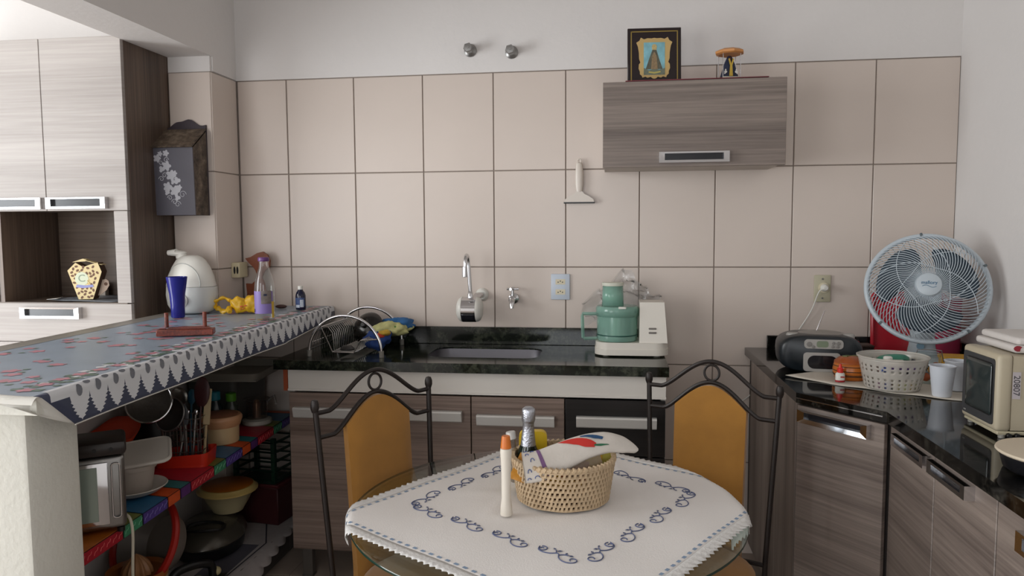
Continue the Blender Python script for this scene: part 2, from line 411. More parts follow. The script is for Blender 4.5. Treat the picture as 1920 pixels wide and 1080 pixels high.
bb.sheet(lambda u, v: cloth_pt(Y0+0.035+(Y1-Y0-0.035)*v, -0.010+0.037*u, 0.0008), 8, NY)
obj('lace_band', bb, LACE, cloth); obj('lace_leaves', bl, LACE, cloth, kind='stuff'); obj('lace_openings', bo, LACEG, cloth, kind='stuff')
b = B(); b2 = B(); b3 = B()
rnd = random.Random(3)
def blob(b, x, y, r, k, off, st=1.0):
    a0 = rnd.uniform(0, 6.28)
    pts = [Vector((x+r*(0.62+0.38*abs(math.cos(k*a/2)))*math.cos(a+a0), y+r*st*(0.62+0.38*abs(math.cos(k*a/2)))*math.sin(a+a0), ZC+off)) for a in [i*math.pi/10 for i in range(20)]]
    b.fan(pts)
for k in range(230):                                            # border garland along the fold
    y = rnd.uniform(Y0+0.05, Y1-0.02); x = bar_r(y)-rnd.uniform(0.03, 0.10)
    blob(b2 if k % 3 else b3, x, y, rnd.uniform(0.009, 0.017), 4, 0.0006+k*2e-6)
for k in range(30):
    y = Y0+0.05+k*0.060; blob(b, bar_r(y)-0.064+rnd.uniform(-.014, .014), y, 0.020, 5, 0.0011)
for k in range(80):
    y = rnd.uniform(Y0+0.04, -0.1); xl = bar_l(y)+0.09 if y < YP-0.03 else XP1+0.03; x = rnd.uniform(xl, bar_r(y)-0.12)
    blob(b, x, y, rnd.uniform(0.014, 0.024), 5, 0.0007+k*3e-6); blob(b2, x+rnd.uniform(-.03, .03), y+rnd.uniform(-.03, .03), 0.010, 3, 0.0006+k*3e-6)
obj('printed_roses', b, PINK, cloth, kind='stuff'); obj('printed_leaves', b2, GRNP, cloth, kind='stuff'); obj('printed_buds', b3, LACE, cloth, kind='stuff')

# ================================================================== sink cabinet, granite worktop, sink
def alu_pull(name, x0, x1, zc, y, parent, h=0.042):
    b = B()
    prof = [(0, h/2), (-0.020, h/2), (-0.024, h/2-0.006), (-0.016, -h/2+0.004), (-0.012, -h/2), (0, -h/2)]
    poly = [(y+p, zc+q) for p, q in prof]; n = len(poly)
    vs = [(x0, p, q) for p, q in poly] + [(x1, p, q) for p, q in poly]
    b.add(vs, [tuple(range(n)), tuple(range(n, 2*n))[::-1]] + [(i, n+i, n+(i+1) % n, (i+1) % n) for i in range(n)])
    return obj(name, b, ALU, parent, 25)
APRON = mat('white_laminate', '#d9d4cc', 0.4, var=0.01)
cab = thing('sink_cabinet', 'long sink base cabinet with white apron, brown wood-grain fronts and one black front', 'cabinet', (0, 0, FZ))
z = -FZ
for nm, q in (('side_panel', (0.185, 0.203, -0.452, -0.03, 0.15, 0.882)), ('side_panel', (1.634, 1.652, -0.452, -0.03, 0.15, 0.882)), ('bottom_panel', (0.2035, 1.6335, -0.452, -0.03, 0.15, 0.168)), ('back_panel', (0.2035, 1.6335, -0.046, -0.03, 0.1685, 0.882))):
    b = B(); b.box(q[0], q[1], q[2], q[3], q[4]+z, q[5]+z); obj(nm, b, APRON, cab)
b = B(); b.box(0.185, 1.652, -0.472, -0.453, 0.795+z, 0.883+z, 0.001); b.box(0.185, 1.652, -0.476, -0.4725, 0.795+z, 0.803+z); obj('apron', b, APRON, cab)
def front_panel(name, x0, x1, z0, z1, m, parent, y0=-0.472, y1=-0.453):
    b = B(); b.box(x0, x1, y0, y1, z0+z, z1+z, 0.0015); return obj(name, b, m, parent)
d = front_panel('door', 0.187, 0.917, 0.15, 0.787, WOODB, cab); alu_pull('handle', 0.21, 0.885, 0.71+z, -0.473, d)
d = front_panel('door', 0.921, 1.276, 0.15, 0.787, WOODB, cab); alu_pull('handle', 0.943, 1.24, 0.70+z, -0.473, d)
for z0, z1 in ((0.575, 0.787), (0.365, 0.571), (0.15, 0.361)):
    d = front_panel('drawer', 1.280, 1.650, z0, z1, WOODK, cab); d['label'] = 'black wood-grain drawer front'
    alu_pull('handle', 1.322, 1.618, z1-0.083+z, -0.473, d)
for x in (0.23, 0.92, 1.60):
    for y in (-0.42, -0.08):
        b = B(); b.box(x-0.02, x+0.02, y-0.015, y+0.015, 0.003, 0.15+z); b.box(x-0.024, x+0.024, y-0.019, y+0.019, 0, 0.006); obj('leg', b, STEEL, cab)

def rrect(x0, x1, y0, y1, r, n=6):
    pts = []
    for cx, cy, a in ((x1-r, y1-r, 0), (x0+r, y1-r, 90), (x0+r, y0+r, 180), (x1-r, y0+r, 270)):
        pts += [(cx+r*math.cos(R(a+90*i/n)), cy+r*math.sin(R(a+90*i/n))) for i in range(n+1)]
    return pts
SX0, SX1, SY0, SY1 = 0.712, 1.166, -0.365, -0.115
wt = thing('granite_worktop', 'dark green granite worktop with backsplash strip and sink cut-out', 'worktop', (0, 0, 0.883))
inner = rrect(SX0, SX1, SY0, SY1, 0.06, 5); n = len(inner)
WX0, WX1, WY0, WY1, WT = 0.14, 1.660, -0.502, -0.003, 0.037
def outer_pt(p):
    cx, cy = (SX0+SX1)/2, (SY0+SY1)/2; dx, dy = p[0]-cx, p[1]-cy; t = 1e9
    if dx > 1e-9: t = min(t, (WX1-cx)/dx)
    if dx < -1e-9: t = min(t, (WX0-cx)/dx)
    if dy > 1e-9: t = min(t, (WY1-cy)/dy)
    if dy < -1e-9: t = min(t, (WY0-cy)/dy)
    return (cx+dx*t, cy+dy*t)
outer = [outer_pt(p) for p in inner]
for c in ((WX1, WY1), (WX0, WY1), (WX0, WY0), (WX1, WY0)):
    k = min(range(n), key=lambda i: (outer[i][0]-c[0])**2+(outer[i][1]-c[1])**2); outer[k] = c
b = B(); vs = [(*p, WT) for p in inner]+[(*p, WT) for p in outer]+[(*p, 0) for p in inner]+[(*p, 0) for p in outer]; fs = []
for i in range(n):
    j = (i+1) % n
    fs += [(i, n+i, n+j, j), (2*n+i, 2*n+j, 3*n+j, 3*n+i), (i, j, 2*n+j, 2*n+i), (n+i, 3*n+i, 3*n+j, n+j)]
b.add(vs, fs); obj('slab', b, GRANITE, wt, 20)
b = B(); b.box(WX0, WX1, -0.022, -0.003, WT, 0.113, 0.002); obj('backsplash', b, GRANITE, wt)
b = B(); b.box(0.165, 0.183, -0.47, -0.05, -0.09, -0.001); o = obj('brick_edge', b, mat('terracotta', '#9a4a2a', 0.9), wt)
sk = thing('sink_basin', 'stainless steel sink basin let into the granite worktop', 'sink', (0, 0, 0.918))
b = B(); rings = []
for s, dz in ((0.004, 0.0), (0.0, -0.004), (-0.006, -0.10), (-0.03, -0.13), (-0.10, -0.135)):
    rings.append([(x, y, dz) for x, y in rrect(SX0-s, SX1+s, SY0-s, SY1+s, max(0.02, 0.06+s), 5)])
vs = [p for r in rings for p in r]; fs = []
for a in range(len(rings)-1):
    for i in range(n): fs.append((a*n+i, a*n+(i+1) % n, (a+1)*n+(i+1) % n, (a+1)*n+i))
fs.append(tuple((len(rings)-1)*n+i for i in range(n))); b.add(vs, fs); obj('basin', b, mat('dull_sink_steel', '#77757a', 0.45, 0.9, var=0.04), sk)
b = B(); b.cyl(0.032, -0.1355, -0.131, 24, T((SX0+SX1)/2, (SY0+SY1)/2, 0)); obj('drain', b, CHROME, sk)

# ================================================================== framed bar handles (bright rim, dark inset)
def rim_handle(parent, M, w, h=0.042, d=0.022, tilt=0.0008, tb=0.010):
    """w wide, seen from local -y; M places its centre on the door face."""
    b = B(); t = 0.007
    o = [(-w/2, -h/2), (w/2, -h/2), (w/2, h/2), (-w/2, h/2)]
    i2 = [(-w/2+0.022, -h/2+tb), (w/2-0.022, -h/2+tb), (w/2-0.022, h/2-t), (-w/2+0.022, h/2-t)]
    vs = [(x, 0, q) for x, q in o] + [(x*0.995, -d, q*0.97) for x, q in o] + [(x, -d+tilt, q) for x, q in i2] + [(x, -d*0.35, q) for x, q in i2]
    fs = []
    for k in range(4):
        l = (k+1) % 4
        fs += [(k, l, 4+l, 4+k), (4+k, 4+l, 8+l, 8+k), (8+k, 8+l, 12+l, 12+k)]
    b.add(vs, fs, M); hnd = obj('handle', b, CHROME, parent, 10)
    b = B(); b.box(i2[0][0], i2[1][0], -d*0.34, -0.001, i2[0][1], i2[2][1], M=M); obj('dark_inset', b, INSET, hnd)
    return hnd

# ================================================================== wall cabinet over the sink
wc = thing('wall_cabinet', 'grey wood-grain wall cabinet with one lift-up door, hung on the tiles', 'cabinet', (1.755, 0, 1.66))
b = B(); b.box(-0.335, 0.335, -0.283, -0.003, 0.006, 0.318); obj('carcass', b, mat('pale_carcass', '#b9aea4', 0.5), wc)
b = B(); b.box(-0.340, 0.340, -0.302, -0.284, 0, 0.324, 0.0015); dd = obj('door', b, WOODG, wc)
rim_handle(wc, T(0.003, -0.302, 0.034), 0.262)

# ================================================================== corner cabinets and black worktop along the right wall
PX = [(2.035, -0.004), (2.035, -0.86), (2.218, -1.085), (XR-0.003, -1.085), (XR-0.003, -0.004)]
cc = thing('corner_cabinet', 'grey wood-grain corner base cabinet with an angled door beneath the radio', 'cabinet', (0, 0, FZ))
DKC = mat('dark_carcass', '#2b2522', 0.7)  # carcass darkened so its colour gives the shade in the door gaps
b = B(); b.prism(PX, 0.11, 0.868); obj('carcass', b, DKC, cc)
b = B(); b.box(2.018, 2.034, -0.865, -0.12, 0.10, 0.868, 0.001); obj('side_panel', b, WOODGZ, cc)
p0, p1 = Vector((2.030, -0.868, 0)), Vector((2.210, -1.090, 0)); dv = p1-p0; ang = math.atan2(dv.y, dv.x); dw = dv.length
b = B(); b.box(0.002, dw-0.002, -0.018, -0.001, 0.10, 0.862, 0.0015)
door = obj('door', b, WOODG, cc); door.matrix_basis = T(p0.x, p0.y, 0, rz=ang)
hm = T(dw*0.46, -0.018, 0.834); 
hb = rim_handle(cc, T(p0.x, p0.y, 0, rz=ang) @ hm, dw*0.80, 0.040, tilt=0.0034, tb=0.0135)
for x, y in ((2.12, -0.07), (2.09, -0.80), (2.24, -1.03)):
    b = B(); b.cyl(0.024, 0.0, 0.11, 14, T(x, y, 0)); obj('leg', b, STEEL, cc)
rc = thing('base_cabinet', 'grey wood-grain base cabinet along the right wall with two doors and a drawer', 'cabinet', (0, 0, FZ))
b = B(); b.box(2.232, XR-0.003, -2.6, -1.09, 0.11, 0.868); obj('carcass', b, DKC, rc)
FX = 2.214
def side_front(name, y0, y1, z0, z1):
    b = B(); b.box(0.001, y0-y1-0.001, 0, 0.017, z0, z1, 0.0015); o = obj(name, b, WOODG, rc); o.matrix_basis = T(FX, y0, 0, rz=R(-90)); return o
side_front('door', -1.092, -1.372, 0.10, 0.862); rim_handle(rc, T(FX, -1.255, 0.838, rz=R(-90)), 0.205, 0.032)
side_front('door', -1.374, -1.66, 0.10, 0.862); rim_handle(rc, T(FX, -1.475, 0.838, rz=R(-90)), 0.19, 0.032)
side_front('drawer', -1.662, -2.3, 0.66, 0.862); rim_handle(rc, T(FX, -1.90, 0.822, rz=R(-90)), 0.26, 0.04)
side_front('door', -1.662, -2.3, 0.10, 0.656)
kw = thing('black_worktop', 'polished black granite worktop wrapping the right-hand corner', 'worktop', (0, 0, 0.889))
b = B(); b.prism([(2.012, -0.003), (2.012, -0.885), (2.197, -1.108), (2.197, -2.6), (XR-0.003, -2.6), (XR-0.003, -0.003)], 0, 0.031); obj('slab', b, GRANITEK, kw, 20)
b = B(); b.box(2.10, XR-0.026, -0.022, -0.003, 0.031, 0.085, 0.002); b.box(XR-0.024, XR-0.003, -2.6, -0.003, 0.031, 0.085, 0.002); obj('backsplash', b, GRANITEK, kw)
e0, e1 = Vector((2.012, -0.885, 0)), Vector((2.197, -1.108, 0)); ev = e1-e0
b = B(); b.box(0.002, ev.length-0.012, -0.0015, 0.0, 0.014, 0.0165, M=T(e0.x, e0.y, 0, rz=math.atan2(ev.y, ev.x))); obj('steel_edge_strip', b, CHROME, kw)  # thin bright strip added to stand for the highlight along this edge

# ================================================================== tall cabinet beyond the bar
kc = thing('kitchen_cabinet', 'tall pale wood-grain kitchen cabinet with open niche and bright handles beyond the bar', 'cabinet', (0, 0, FZ))
KX0, KX1, KY, KB = -1.60, -0.436, -0.52, -0.19
z = -FZ
b = B(); b.box(KX1-0.018, KX1, KY+0.019, KB, 0.06+z, 2.176+z, 0.001); obj('side_panel', b, WOODD, kc)
b = B(); b.box(KX0, KX0+0.018, KY+0.019, KB, 0.06+z, 2.176+z); obj('side_panel', b, WOODD, kc)
for y0_, z0_, z1_ in ((0.019, 2.158, 2.176), (0.019, 1.512, 1.53), (0.001, 1.124, 1.142), (0.03, 0.06, 0.08)):
    b = B(); b.box(KX0+0.0185, KX1-0.0185, KY+y0_, KB, z0_+z, z1_+z); obj('shelf', b, WOODN, kc)
b = B(); b.box(KX0+0.018, KX1-0.018, KB-0.012, KB-0.002, 0.08+z, 2.158+z); obj('back_panel', b, WOODN, kc)
b = B(); b.box(-1.013, -0.995, KY+0.002, KB-0.013, 1.142+z, 1.511+z); obj('niche_partition', b, WOODD, kc)
b = B(); b.box(-0.495, KX1, KY, KY+0.018, 1.142+z, 1.506+z, 0.001); obj('niche_stile', b, WOODL, kc)
def kfront(name, x0, x1, z0, z1):
    b = B(); b.box(x0+0.0012, x1-0.0012, KY, KY+0.018, z0+z, z1+z, 0.0012); return obj(name, b, WOODL, kc)
kfront('door', -0.784, KX1+0.002, 1.508, 2.180); kfront('door', -1.132, -0.784, 1.508, 2.180); kfront('door', -1.48, -1.132, 1.508, 2.180)
kfront('drawer', -1.20, KX1, 0.982, 1.138); kfront('drawer', -1.20, KX1, 0.80, 0.98); kfront('door', -1.20, KX1, 0.08, 0.798)
rim_handle(kc, T(-0.644, KY, 1.538+z), 0.258, 0.046); rim_handle(kc, T(-0.924, KY, 1.538+z), 0.258, 0.046); rim_handle(kc, T(-0.783, KY, 1.101+z), 0.262, 0.046, tilt=0.0013, tb=0.011)

# ================================================================== things hung on the walls
mb = thing('bread_box', 'dark wooden wall box with sloped lid and white stencilled flowers, hung on the pier', 'box', (-0.350, YP-0.002, 1.492))
DARKG = mat('charcoal_painted_wood', '#55535c', 0.55, var=0.06, vs=10); DARKP = mat('dark_plum_wood', '#3a3138', 0.6, var=0.08, vs=12)
MARB = speckle('brown_marbled_wood', '#332a23', '#5d5044', '#8a7c6c', 45, 0.5, 0.3); STEN = mat('white_stencil', '#b9b9bf', 0.7, var=0.03)
bp = [(-0.088, 0), (0.088, 0), (0.088, 0.383)] + [(0.088-0.176*i/16, 0.376+0.030*math.sin(math.pi*i/16)**1.6+0.004*math.cos(i)) for i in range(1, 16)] + [(-0.088, 0.372)]
b = B(); b.prism(bp, 0, 0.010, XZ); obj('back_board', b, DARKP, mb)
for s in (-1, 1):
    b = B(); x = s*0.084; pr = [(0.010, 0.0), (0.105, 0.0), (0.112, 0.278), (0.010, 0.352)]
    b.prism([(q[0], q[1]) for q in pr], -0.004, 0.004, Matrix(((0,0,1,x),(-1,0,0,0),(0,1,0,0),(0,0,0,1)))); obj('side_board', b, MARB, mb)
def fr_pt(x, zz, off=0): return Vector((x, -0.105-0.007*zz/0.278-0.006-off, zz))
b = B(); b.add([(-0.088, -0.105, 0), (0.088, -0.105, 0), (0.088, -0.112, 0.278), (-0.088, -0.112, 0.278), (-0.088, -0.111, 0), (0.088, -0.111, 0), (0.088, -0.118, 0.278), (-0.088, -0.118, 0.278)], [(0,1,2,3),(7,6,5,4),(0,4,5,1),(1,5,6,2),(2,6,7,3),(3,7,4,0)]); obj('front_board', b, DARKG, mb)
b = B(); b.box(-0.094, 0.094, 0, 0.138, 0, 0.007, 0.001, M=T(0, -0.128, 0.277, rx=R(37))); obj('lid', b, MARB, mb)
b = B(); b.box(0.03, 0.055, -0.03, -0.0105, 0.345, 0.357); obj('hinge', b, mat('brass', '#b9a878', 0.35, 0.9), mb)
b = B()
def petal(cx, cz, r, k, off):
    pts = [fr_pt(cx+r*(0.55+0.45*abs(math.cos(k*a/2)))*math.cos(a), cz+r*(0.55+0.45*abs(math.cos(k*a/2)))*math.sin(a), off) for a in [-i*math.pi/12 for i in range(24)]]
    b.fan(pts)
for i, (x, zz, r, k) in enumerate(((-0.070, 0.235, 0.018, 5), (-0.056, 0.253, 0.012, 5), (-0.030, 0.255, 0.015, 5), (-0.052, 0.190, 0.014, 3), (-0.030, 0.203, 0.022, 5), (-0.012, 0.164, 0.024, 5), (0.014, 0.143, 0.016, 3), (0.004, 0.172, 0.013, 5), (-0.030, 0.118, 0.021, 5), (-0.033, 0.094, 0.012, 3), (0.002, 0.100, 0.024, 5), (0.022, 0.114, 0.013, 5), (0.012, 0.072, 0.014, 3), (-0.004, 0.138, 0.012, 3))): petal(x, zz, r, k, 0.0006+i*2e-5)
for cx, cz, r, d in ((-0.03, 0.228, 0.012, 1), (-0.055, 0.215, 0.011, -1), (-0.055, 0.150, 0.012, -1), (-0.04, 0.165, 0.012, 1), (0.036, 0.085, 0.016, 1), (-0.022, 0.072, 0.011, -1), (0.012, 0.045, 0.014, 1), (-0.002, 0.055, 0.013, -1)):
    b.tube([fr_pt(cx+d*r*(1-t*0.75)*math.cos(t*7.5), cz+r*(1-t*0.75)*math.sin(t*7.5), 0.0008) for t in [i/18 for i in range(19)]], 0.0014, 5)
obj('stencilled_flowers', b, STEN, mb, kind='stuff')

def valve(n, x, zz, label):
    v = thing('pipe_valve', label, 'valve', (x, 0, zz), group=None)
    Mx = Matrix.Rotation(R(90), 4, 'X')
    b = B(); b.lathe([(0, 0.001), (0.028, 0.001), (0.027, 0.006), (0.020, 0.011), (0.015, 0.014), (0.015, 0.03), (0, 0.03)], 24, Mx); obj('flange', b, STEEL, v)
    b = B(); b.lathe([(0, 0.028), (0.0185, 0.028), (0.021, 0.031), (0.021, 0.058), (0.018, 0.062), (0.006, 0.063), (0.006, 0.066), (0, 0.066)], 6, Mx @ Matrix.Rotation(R(14), 4, 'Z')); obj('hex_cap', b, STEEL, v, 20)
valve(0, 0.842, 2.196, 'chrome hex-capped pipe valve high on the white wall, the one farther from the framed picture')
valve(1, 1.022, 2.182, 'chrome hex-capped pipe valve high on the white wall, the one nearer the framed picture')

PLATE = mat('pale_blue_white_plate', '#c6cfdb', 0.35, var=0.01)
def socket_plate(name, label, x, zc, w, h, m, holes=True):
    t = thing(name, label, 'outlet', (x, -0.0005, zc))
    b = B(); b.box(-w/2, w/2, -0.009, 0, -h/2, h/2, 0.003, 2); obj('plate', b, m, t)
    return t
so = socket_plate('wall_outlet', 'pale double wall outlet plate with two sockets, on the tiles above the worktop', 1.2305, 1.1745, 0.082, 0.112, PLATE)
for dz in (0.022, -0.022):
    b = B(); hexa = [(-0.021, 0), (-0.013, 0.0115), (0.013, 0.0115), (0.021, 0), (0.013, -0.0115), (-0.013, -0.0115)]
    hexa = [(-0.021, -0.0115), (0.021, -0.0115), (0.021, 0.0115), (-0.021, 0.0115)]
    b.prism([(x, q+dz) for x, q in hexa], 0.0085, 0.0105, XZ); s_ = obj('socket', b, IVORY, so)
    b = B()
    for k in (-1, 0, 1): b.cyl(0.0026, 0.0104, 0.0112, 10, XZ @ T(k*0.0095, dz+(0.003 if k == 0 else -0.0015), 0))
    obj('holes', b, BLACK, s_)
so2 = socket_plate('wall_outlet', 'ivory outlet plate with a white plug in it, on the tiles above the radio', 2.319, 1.172, 0.066, 0.112, mat('aged_ivory', '#b9b39a', 0.45))
b = B(); b.cyl(0.021, 0.009, 0.016, 20, XZ @ T(0.004, 0.004, 0)); obj('socket', b, IVORY, so2)
b = B()
for q in (0.040, -0.040): b.cyl(0.004, 0.0088, 0.0105, 10, XZ @ T(0, q, 0))
obj('screws', b, STEEL, so2)
cb = thing('power_cable', 'white power cable plugged in above the radio, trailing down behind the counter', 'cable', (2.319, 0, 1.172))
b = B(); b.cyl(0.016, 0.0165, 0.045, 18, XZ @ T(0.004, 0.004, 0), 0.004, 0.012); obj('plug', b, WHITE, cb)
def smooth_path(P, k=8):
    P = [Vector(p) for p in P]; out = []
    for i in range(len(P)-1):
        a = P[max(i-1, 0)]; p, q = P[i], P[i+1]; d = P[min(i+2, len(P)-1)]
        for j in range(k):
            t = j/k
            out.append(0.5*((2*p)+(-a+q)*t+(2*a-5*p+4*q-d)*t*t+(-a+3*p-3*q+d)*t**3))
    return out+[P[-1]]
b = B(); b.tube(smooth_path([(0.0, -0.045, 0.0), (-0.022, -0.04, -0.012), (-0.05, -0.02, -0.10), (-0.12, -0.014, -0.21), (-0.20, -0.028, -0.265), (-0.225, -0.014, -0.33), (-0.24, -0.011, -0.40), (-0.30, -0.011, -0.47), (-0.36, -0.011, -0.50)]), 0.0026, 6); obj('cord', b, WHITE, cb)

sq = thing('squeegee', 'milky white hand squeegee with black rubber blade hanging on the tiles', 'squeegee', (1.312, -0.003, 1.54))
MILK = mat('milky_plastic', '#d4cabf', 0.3, var=0.02)
b = B(); b.prism([(-0.064, 0.0), (0.064, 0.0), (0.060, 0.012), (0.040, 0.026), (0.022, 0.034), (0.014, 0.045), (-0.014, 0.045), (-0.022, 0.034), (-0.040, 0.026), (-0.060, 0.012)], 0.004, 0.018, XZ); obj('head', b, MILK, sq)
b = B(); b.lathe([(0, 0.04), (0.012, 0.042), (0.017, 0.07), (0.018, 0.11), (0.015, 0.15), (0.012, 0.165), (0.0, 0.17)], 16, T(0, -0.012, 0), 1, 0.6); obj('handle', b, MILK, sq)
b = B(); b.tube([(0.008*math.cos(a), -0.012, 0.174+0.008*math.sin(a)) for a in [i*math.pi/8 for i in range(16)]], 0.003, 6, True); obj('hanging_loop', b, MILK, sq)
b = B(); b.box(-0.066, 0.066, -0.016, -0.006, -0.006, 0.001); obj('blade', b, BLACK, sq)

ef = thing('electric_faucet', 'white and chrome electric faucet with swan-neck spout mounted over the sink', 'faucet', (0.850, -0.118, 1.085))
Mx = Matrix.Rotation(R(90), 4, 'Y')
b = B(); b.cyl(0.053, -0.030, 0.030, 32, Mx); obj('body', b, CHROME, ef)
for s in (-1, 1):
    b = B(); b.lathe([(0.0535, 0.0305), (0.0535, 0.034), (0.047, 0.046), (0.03, 0.054), (0, 0.056)], 28, Matrix.Rotation(R(90*s), 4, 'Y')); obj('side_dome', b, WHITE, ef)
b = B(); b.sheet(lambda u, v: Vector(((u-0.5)*0.058, -0.0545*math.cos(R(-18-68*v)), 0.0545*math.sin(R(-18-68*v)))), 4, 10); solid(obj('dark_panel', b, INSET, ef), 0.001, 1)
b = B(); b.cyl(0.013, 0.048, 0.078, 20, T(0.004, -0.005, 0), 0.003, 0.011); obj('spout_collar', b, CHROME, ef)
pp = [(0.004, -0.005, 0.075), (0.001, -0.005, 0.13), (-0.002, -0.007, 0.185)] + [(-0.004, -0.037+0.03*math.cos(a), 0.200+0.032*math.sin(a)) for a in [i*math.pi/10 for i in range(11)]] + [(-0.005, -0.068, 0.185)]
b = B(); b.tube(pp, 0.0085, 12); obj('spout', b, CHROME, ef)
b = B(); b.cyl(0.0115, 0.142, 0.186, 16, T(-0.006, -0.069, 0), 0.002); obj('aerator', b, CHROME, ef)
b = B(); b.tube([(0.016, 0.02, 0.035), (0.024, 0.05, 0.052), (0.034, 0.082, 0.054), (0.034, 0.104, 0.054)], [0.016, 0.016, 0.013, 0.013], 14); obj('wall_arm', b, CHROME, ef)
b = B(); b.lathe([(0, 0.012), (0.02, 0.012), (0.028, 0.004), (0.029, 0.0), (0, 0.0)], 24, T(0.034, 0.1165, 0.054) @ Matrix.Rotation(R(90), 4, 'X')); obj('wall_flange', b, WHITE, ef)

tp = thing('small_tap', 'small chrome bib tap with cross handle, on the tiles beside the electric faucet', 'tap', (1.026, 0, 1.122))
Mx = Matrix.Rotation(R(90), 4, 'X')
b = B(); b.lathe([(0, 0.001), (0.024, 0.001), (0.022, 0.008), (0.012, 0.014), (0.012, 0.035), (0.016, 0.04), (0.016, 0.058), (0.010, 0.064), (0, 0.066)], 22, Mx); obj('body', b, CHROME, tp)
b = B(); b.tube([(0, -0.05, 0.0), (0, -0.066, -0.004), (0, -0.078, -0.018), (0, -0.080, -0.036)], [0.012, 0.012, 0.0105, 0.009], 14); obj('spout', b, CHROME, tp)
b = B(); b.cyl(0.0065, 0.01, 0.044, 12, T(0, -0.048, 0)); b.cyl(0.011, 0.008, 0.022, 14, T(0, -0.048, 0)); obj('stem', b, CHROME, tp)
b = B(); b.tube([(-0.025, -0.052, 0.046), (-0.012, -0.049, 0.045), (0.012, -0.047, 0.045), (0.025, -0.044, 0.046)], [0.006, 0.0045, 0.0045, 0.006], 10)
b.tube([(0.006, -0.024, 0.046), (0, -0.036, 0.045), (0, -0.060, 0.045), (-0.006, -0.072, 0.046)], [0.006, 0.0045, 0.0045, 0.006], 10); b.sph(0.0085, T(0, -0.048, 0.046)); obj('cross_handle', b, CHROME, tp)

# on top of the wall cabinet
mt = tag(obj('runner', (lambda b: b.box(-0.265, 0.265, -0.15, 0.15, 0, 0.003, 0.001))(B()), mat('dark_red_cloth', '#7a3b42', 0.8)), 'thin dark red runner lying on top of the wall cabinet', 'runner')
mt.location = (1.765, -0.152, 1.9855)
fr = thing('picture_frame', 'dark framed devotional picture with gold lines standing on the wall cabinet', 'picture', (1.613, -0.195, 1.9890), rot=(R(-5), 0, R(3)))
FW, FH = 0.104, 0.222
DKF = mat('dark_brown_lacquer', '#1d1012', 0.3); GOLD = mat('gold_line', '#9c8545', 0.4, 0.4); CRM = mat('cream_gilt_plaque', '#c3a56b', 0.5, var=0.04)
b = B(); b.box(-FW, FW, -0.012, 0, 0, FH, 0.002); obj('frame', b, DKF, fr)
b = B(); q = 0.0125
for x0, x1, z0, z1 in ((-FW+q, FW-q, FH-q-0.004, FH-q), (-FW+q, -FW+q+0.004, 0.001, FH-q), (FW-q-0.004, FW-q, 0.001, FH-q)): b.box(x0, x1, -0.0128, -0.0121, z0, z1)
obj('gold_border', b, GOLD, fr)
half = [(0.0, 0.182), (0.010, 0.180), (0.026, 0.181), (0.040, 0.177), (0.052, 0.184), (0.058, 0.172), (0.070, 0.164), (0.064, 0.150), (0.060, 0.125), (0.059, 0.10), (0.054, 0.086), (0.060, 0.078), (0.061, 0.062), (0.056, 0.050), (0.056, 0.040), (0.049, 0.034), (0.046, 0.026), (0.034, 0.030), (0.026, 0.025), (0.014, 0.029), (0.006, 0.022), (0.0, 0.021)]
b = B(); b.prism([(-x, zz) for x, zz in half[::-1]] [0:] + [(x, zz) for x, zz in half[1:-1]], 0.0121, 0.0136, XZ); obj('plaque', b, CRM, fr)
b = B(); b.box(-0.041, 0.041, -0.0142, -0.0137, 0.036, 0.164); pt = obj('printed_picture', b, mat('print_sky_blue', '#7fb3bd', 0.45, var=0.3, vs=25), fr)
def flat(name, poly, y, m, parent):
    b = B(); b.prism(poly, -y, -y+0.0003, XZ); return obj(name, b, m, parent)
flat('robe', [(-0.034, 0.058), (0.032, 0.058), (0.018, 0.10), (0.007, 0.138), (-0.006, 0.138), (-0.020, 0.10)], -0.0143, mat('print_robe', '#5b5a4c', 0.5, var=0.3, vs=90), pt)
flat('robe_front', [(-0.013, 0.058), (0.013, 0.058), (0.009, 0.11), (0.0, 0.128), (-0.009, 0.11)], -0.0147, mat('print_gown', '#8d7758', 0.5, var=0.25, vs=120), pt)
flat('head_and_crown', [(-0.008, 0.134), (0.008, 0.134), (0.010, 0.148), (0.005, 0.156), (-0.005, 0.156), (-0.010, 0.148)], -0.0151, mat('print_gold', '#c2ac74', 0.5, var=0.2, vs=150), pt)
flat('clouds', [(-0.041, 0.036), (0.041, 0.036), (0.041, 0.062), (0.02, 0.055), (0.0, 0.060), (-0.02, 0.054), (-0.041, 0.064)], -0.0145, mat('print_cloud', '#6c7464', 0.5, var=0.25, vs=70), pt)
flat('banner', [(-0.022, 0.044), (0.0, 0.040), (0.024, 0.045), (0.024, 0.051), (0.0, 0.047), (-0.022, 0.050)], -0.0149, mat('print_yellow', '#b9ad63', 0.5), pt)
st = thing('saint_statuette', 'small robed saint figurine in dark blue cloak under an orange canopy on the wall cabinet', 'figurine', (1.900, -0.20, 1.9890), rz=R(10))
ORG = mat('orange_lacquer', '#c98a4e', 0.45, var=0.08, vs=20); NAVY = mat('navy_cloth', '#1e2740', 0.6)
b = B(); b.lathe([(0, 0), (0.048, 0), (0.05, 0.004), (0.046, 0.010), (0, 0.010)], 8); obj('base', b, ORG, st, 20)
b = B(); b.box(-0.030, 0.030, -0.022, 0.022, 0.0105, 0.019, 0.002); obj('plinth', b, mat('cream_plinth', '#d8d4c2', 0.5), st)
b = B(); b.lathe([(0, 0.019), (0.036, 0.019), (0.033, 0.03), (0.020, 0.072), (0.013, 0.088), (0.010, 0.096), (0.006, 0.100), (0, 0.101)], 16, None, 1, 0.6); obj('cloak', b, NAVY, st)
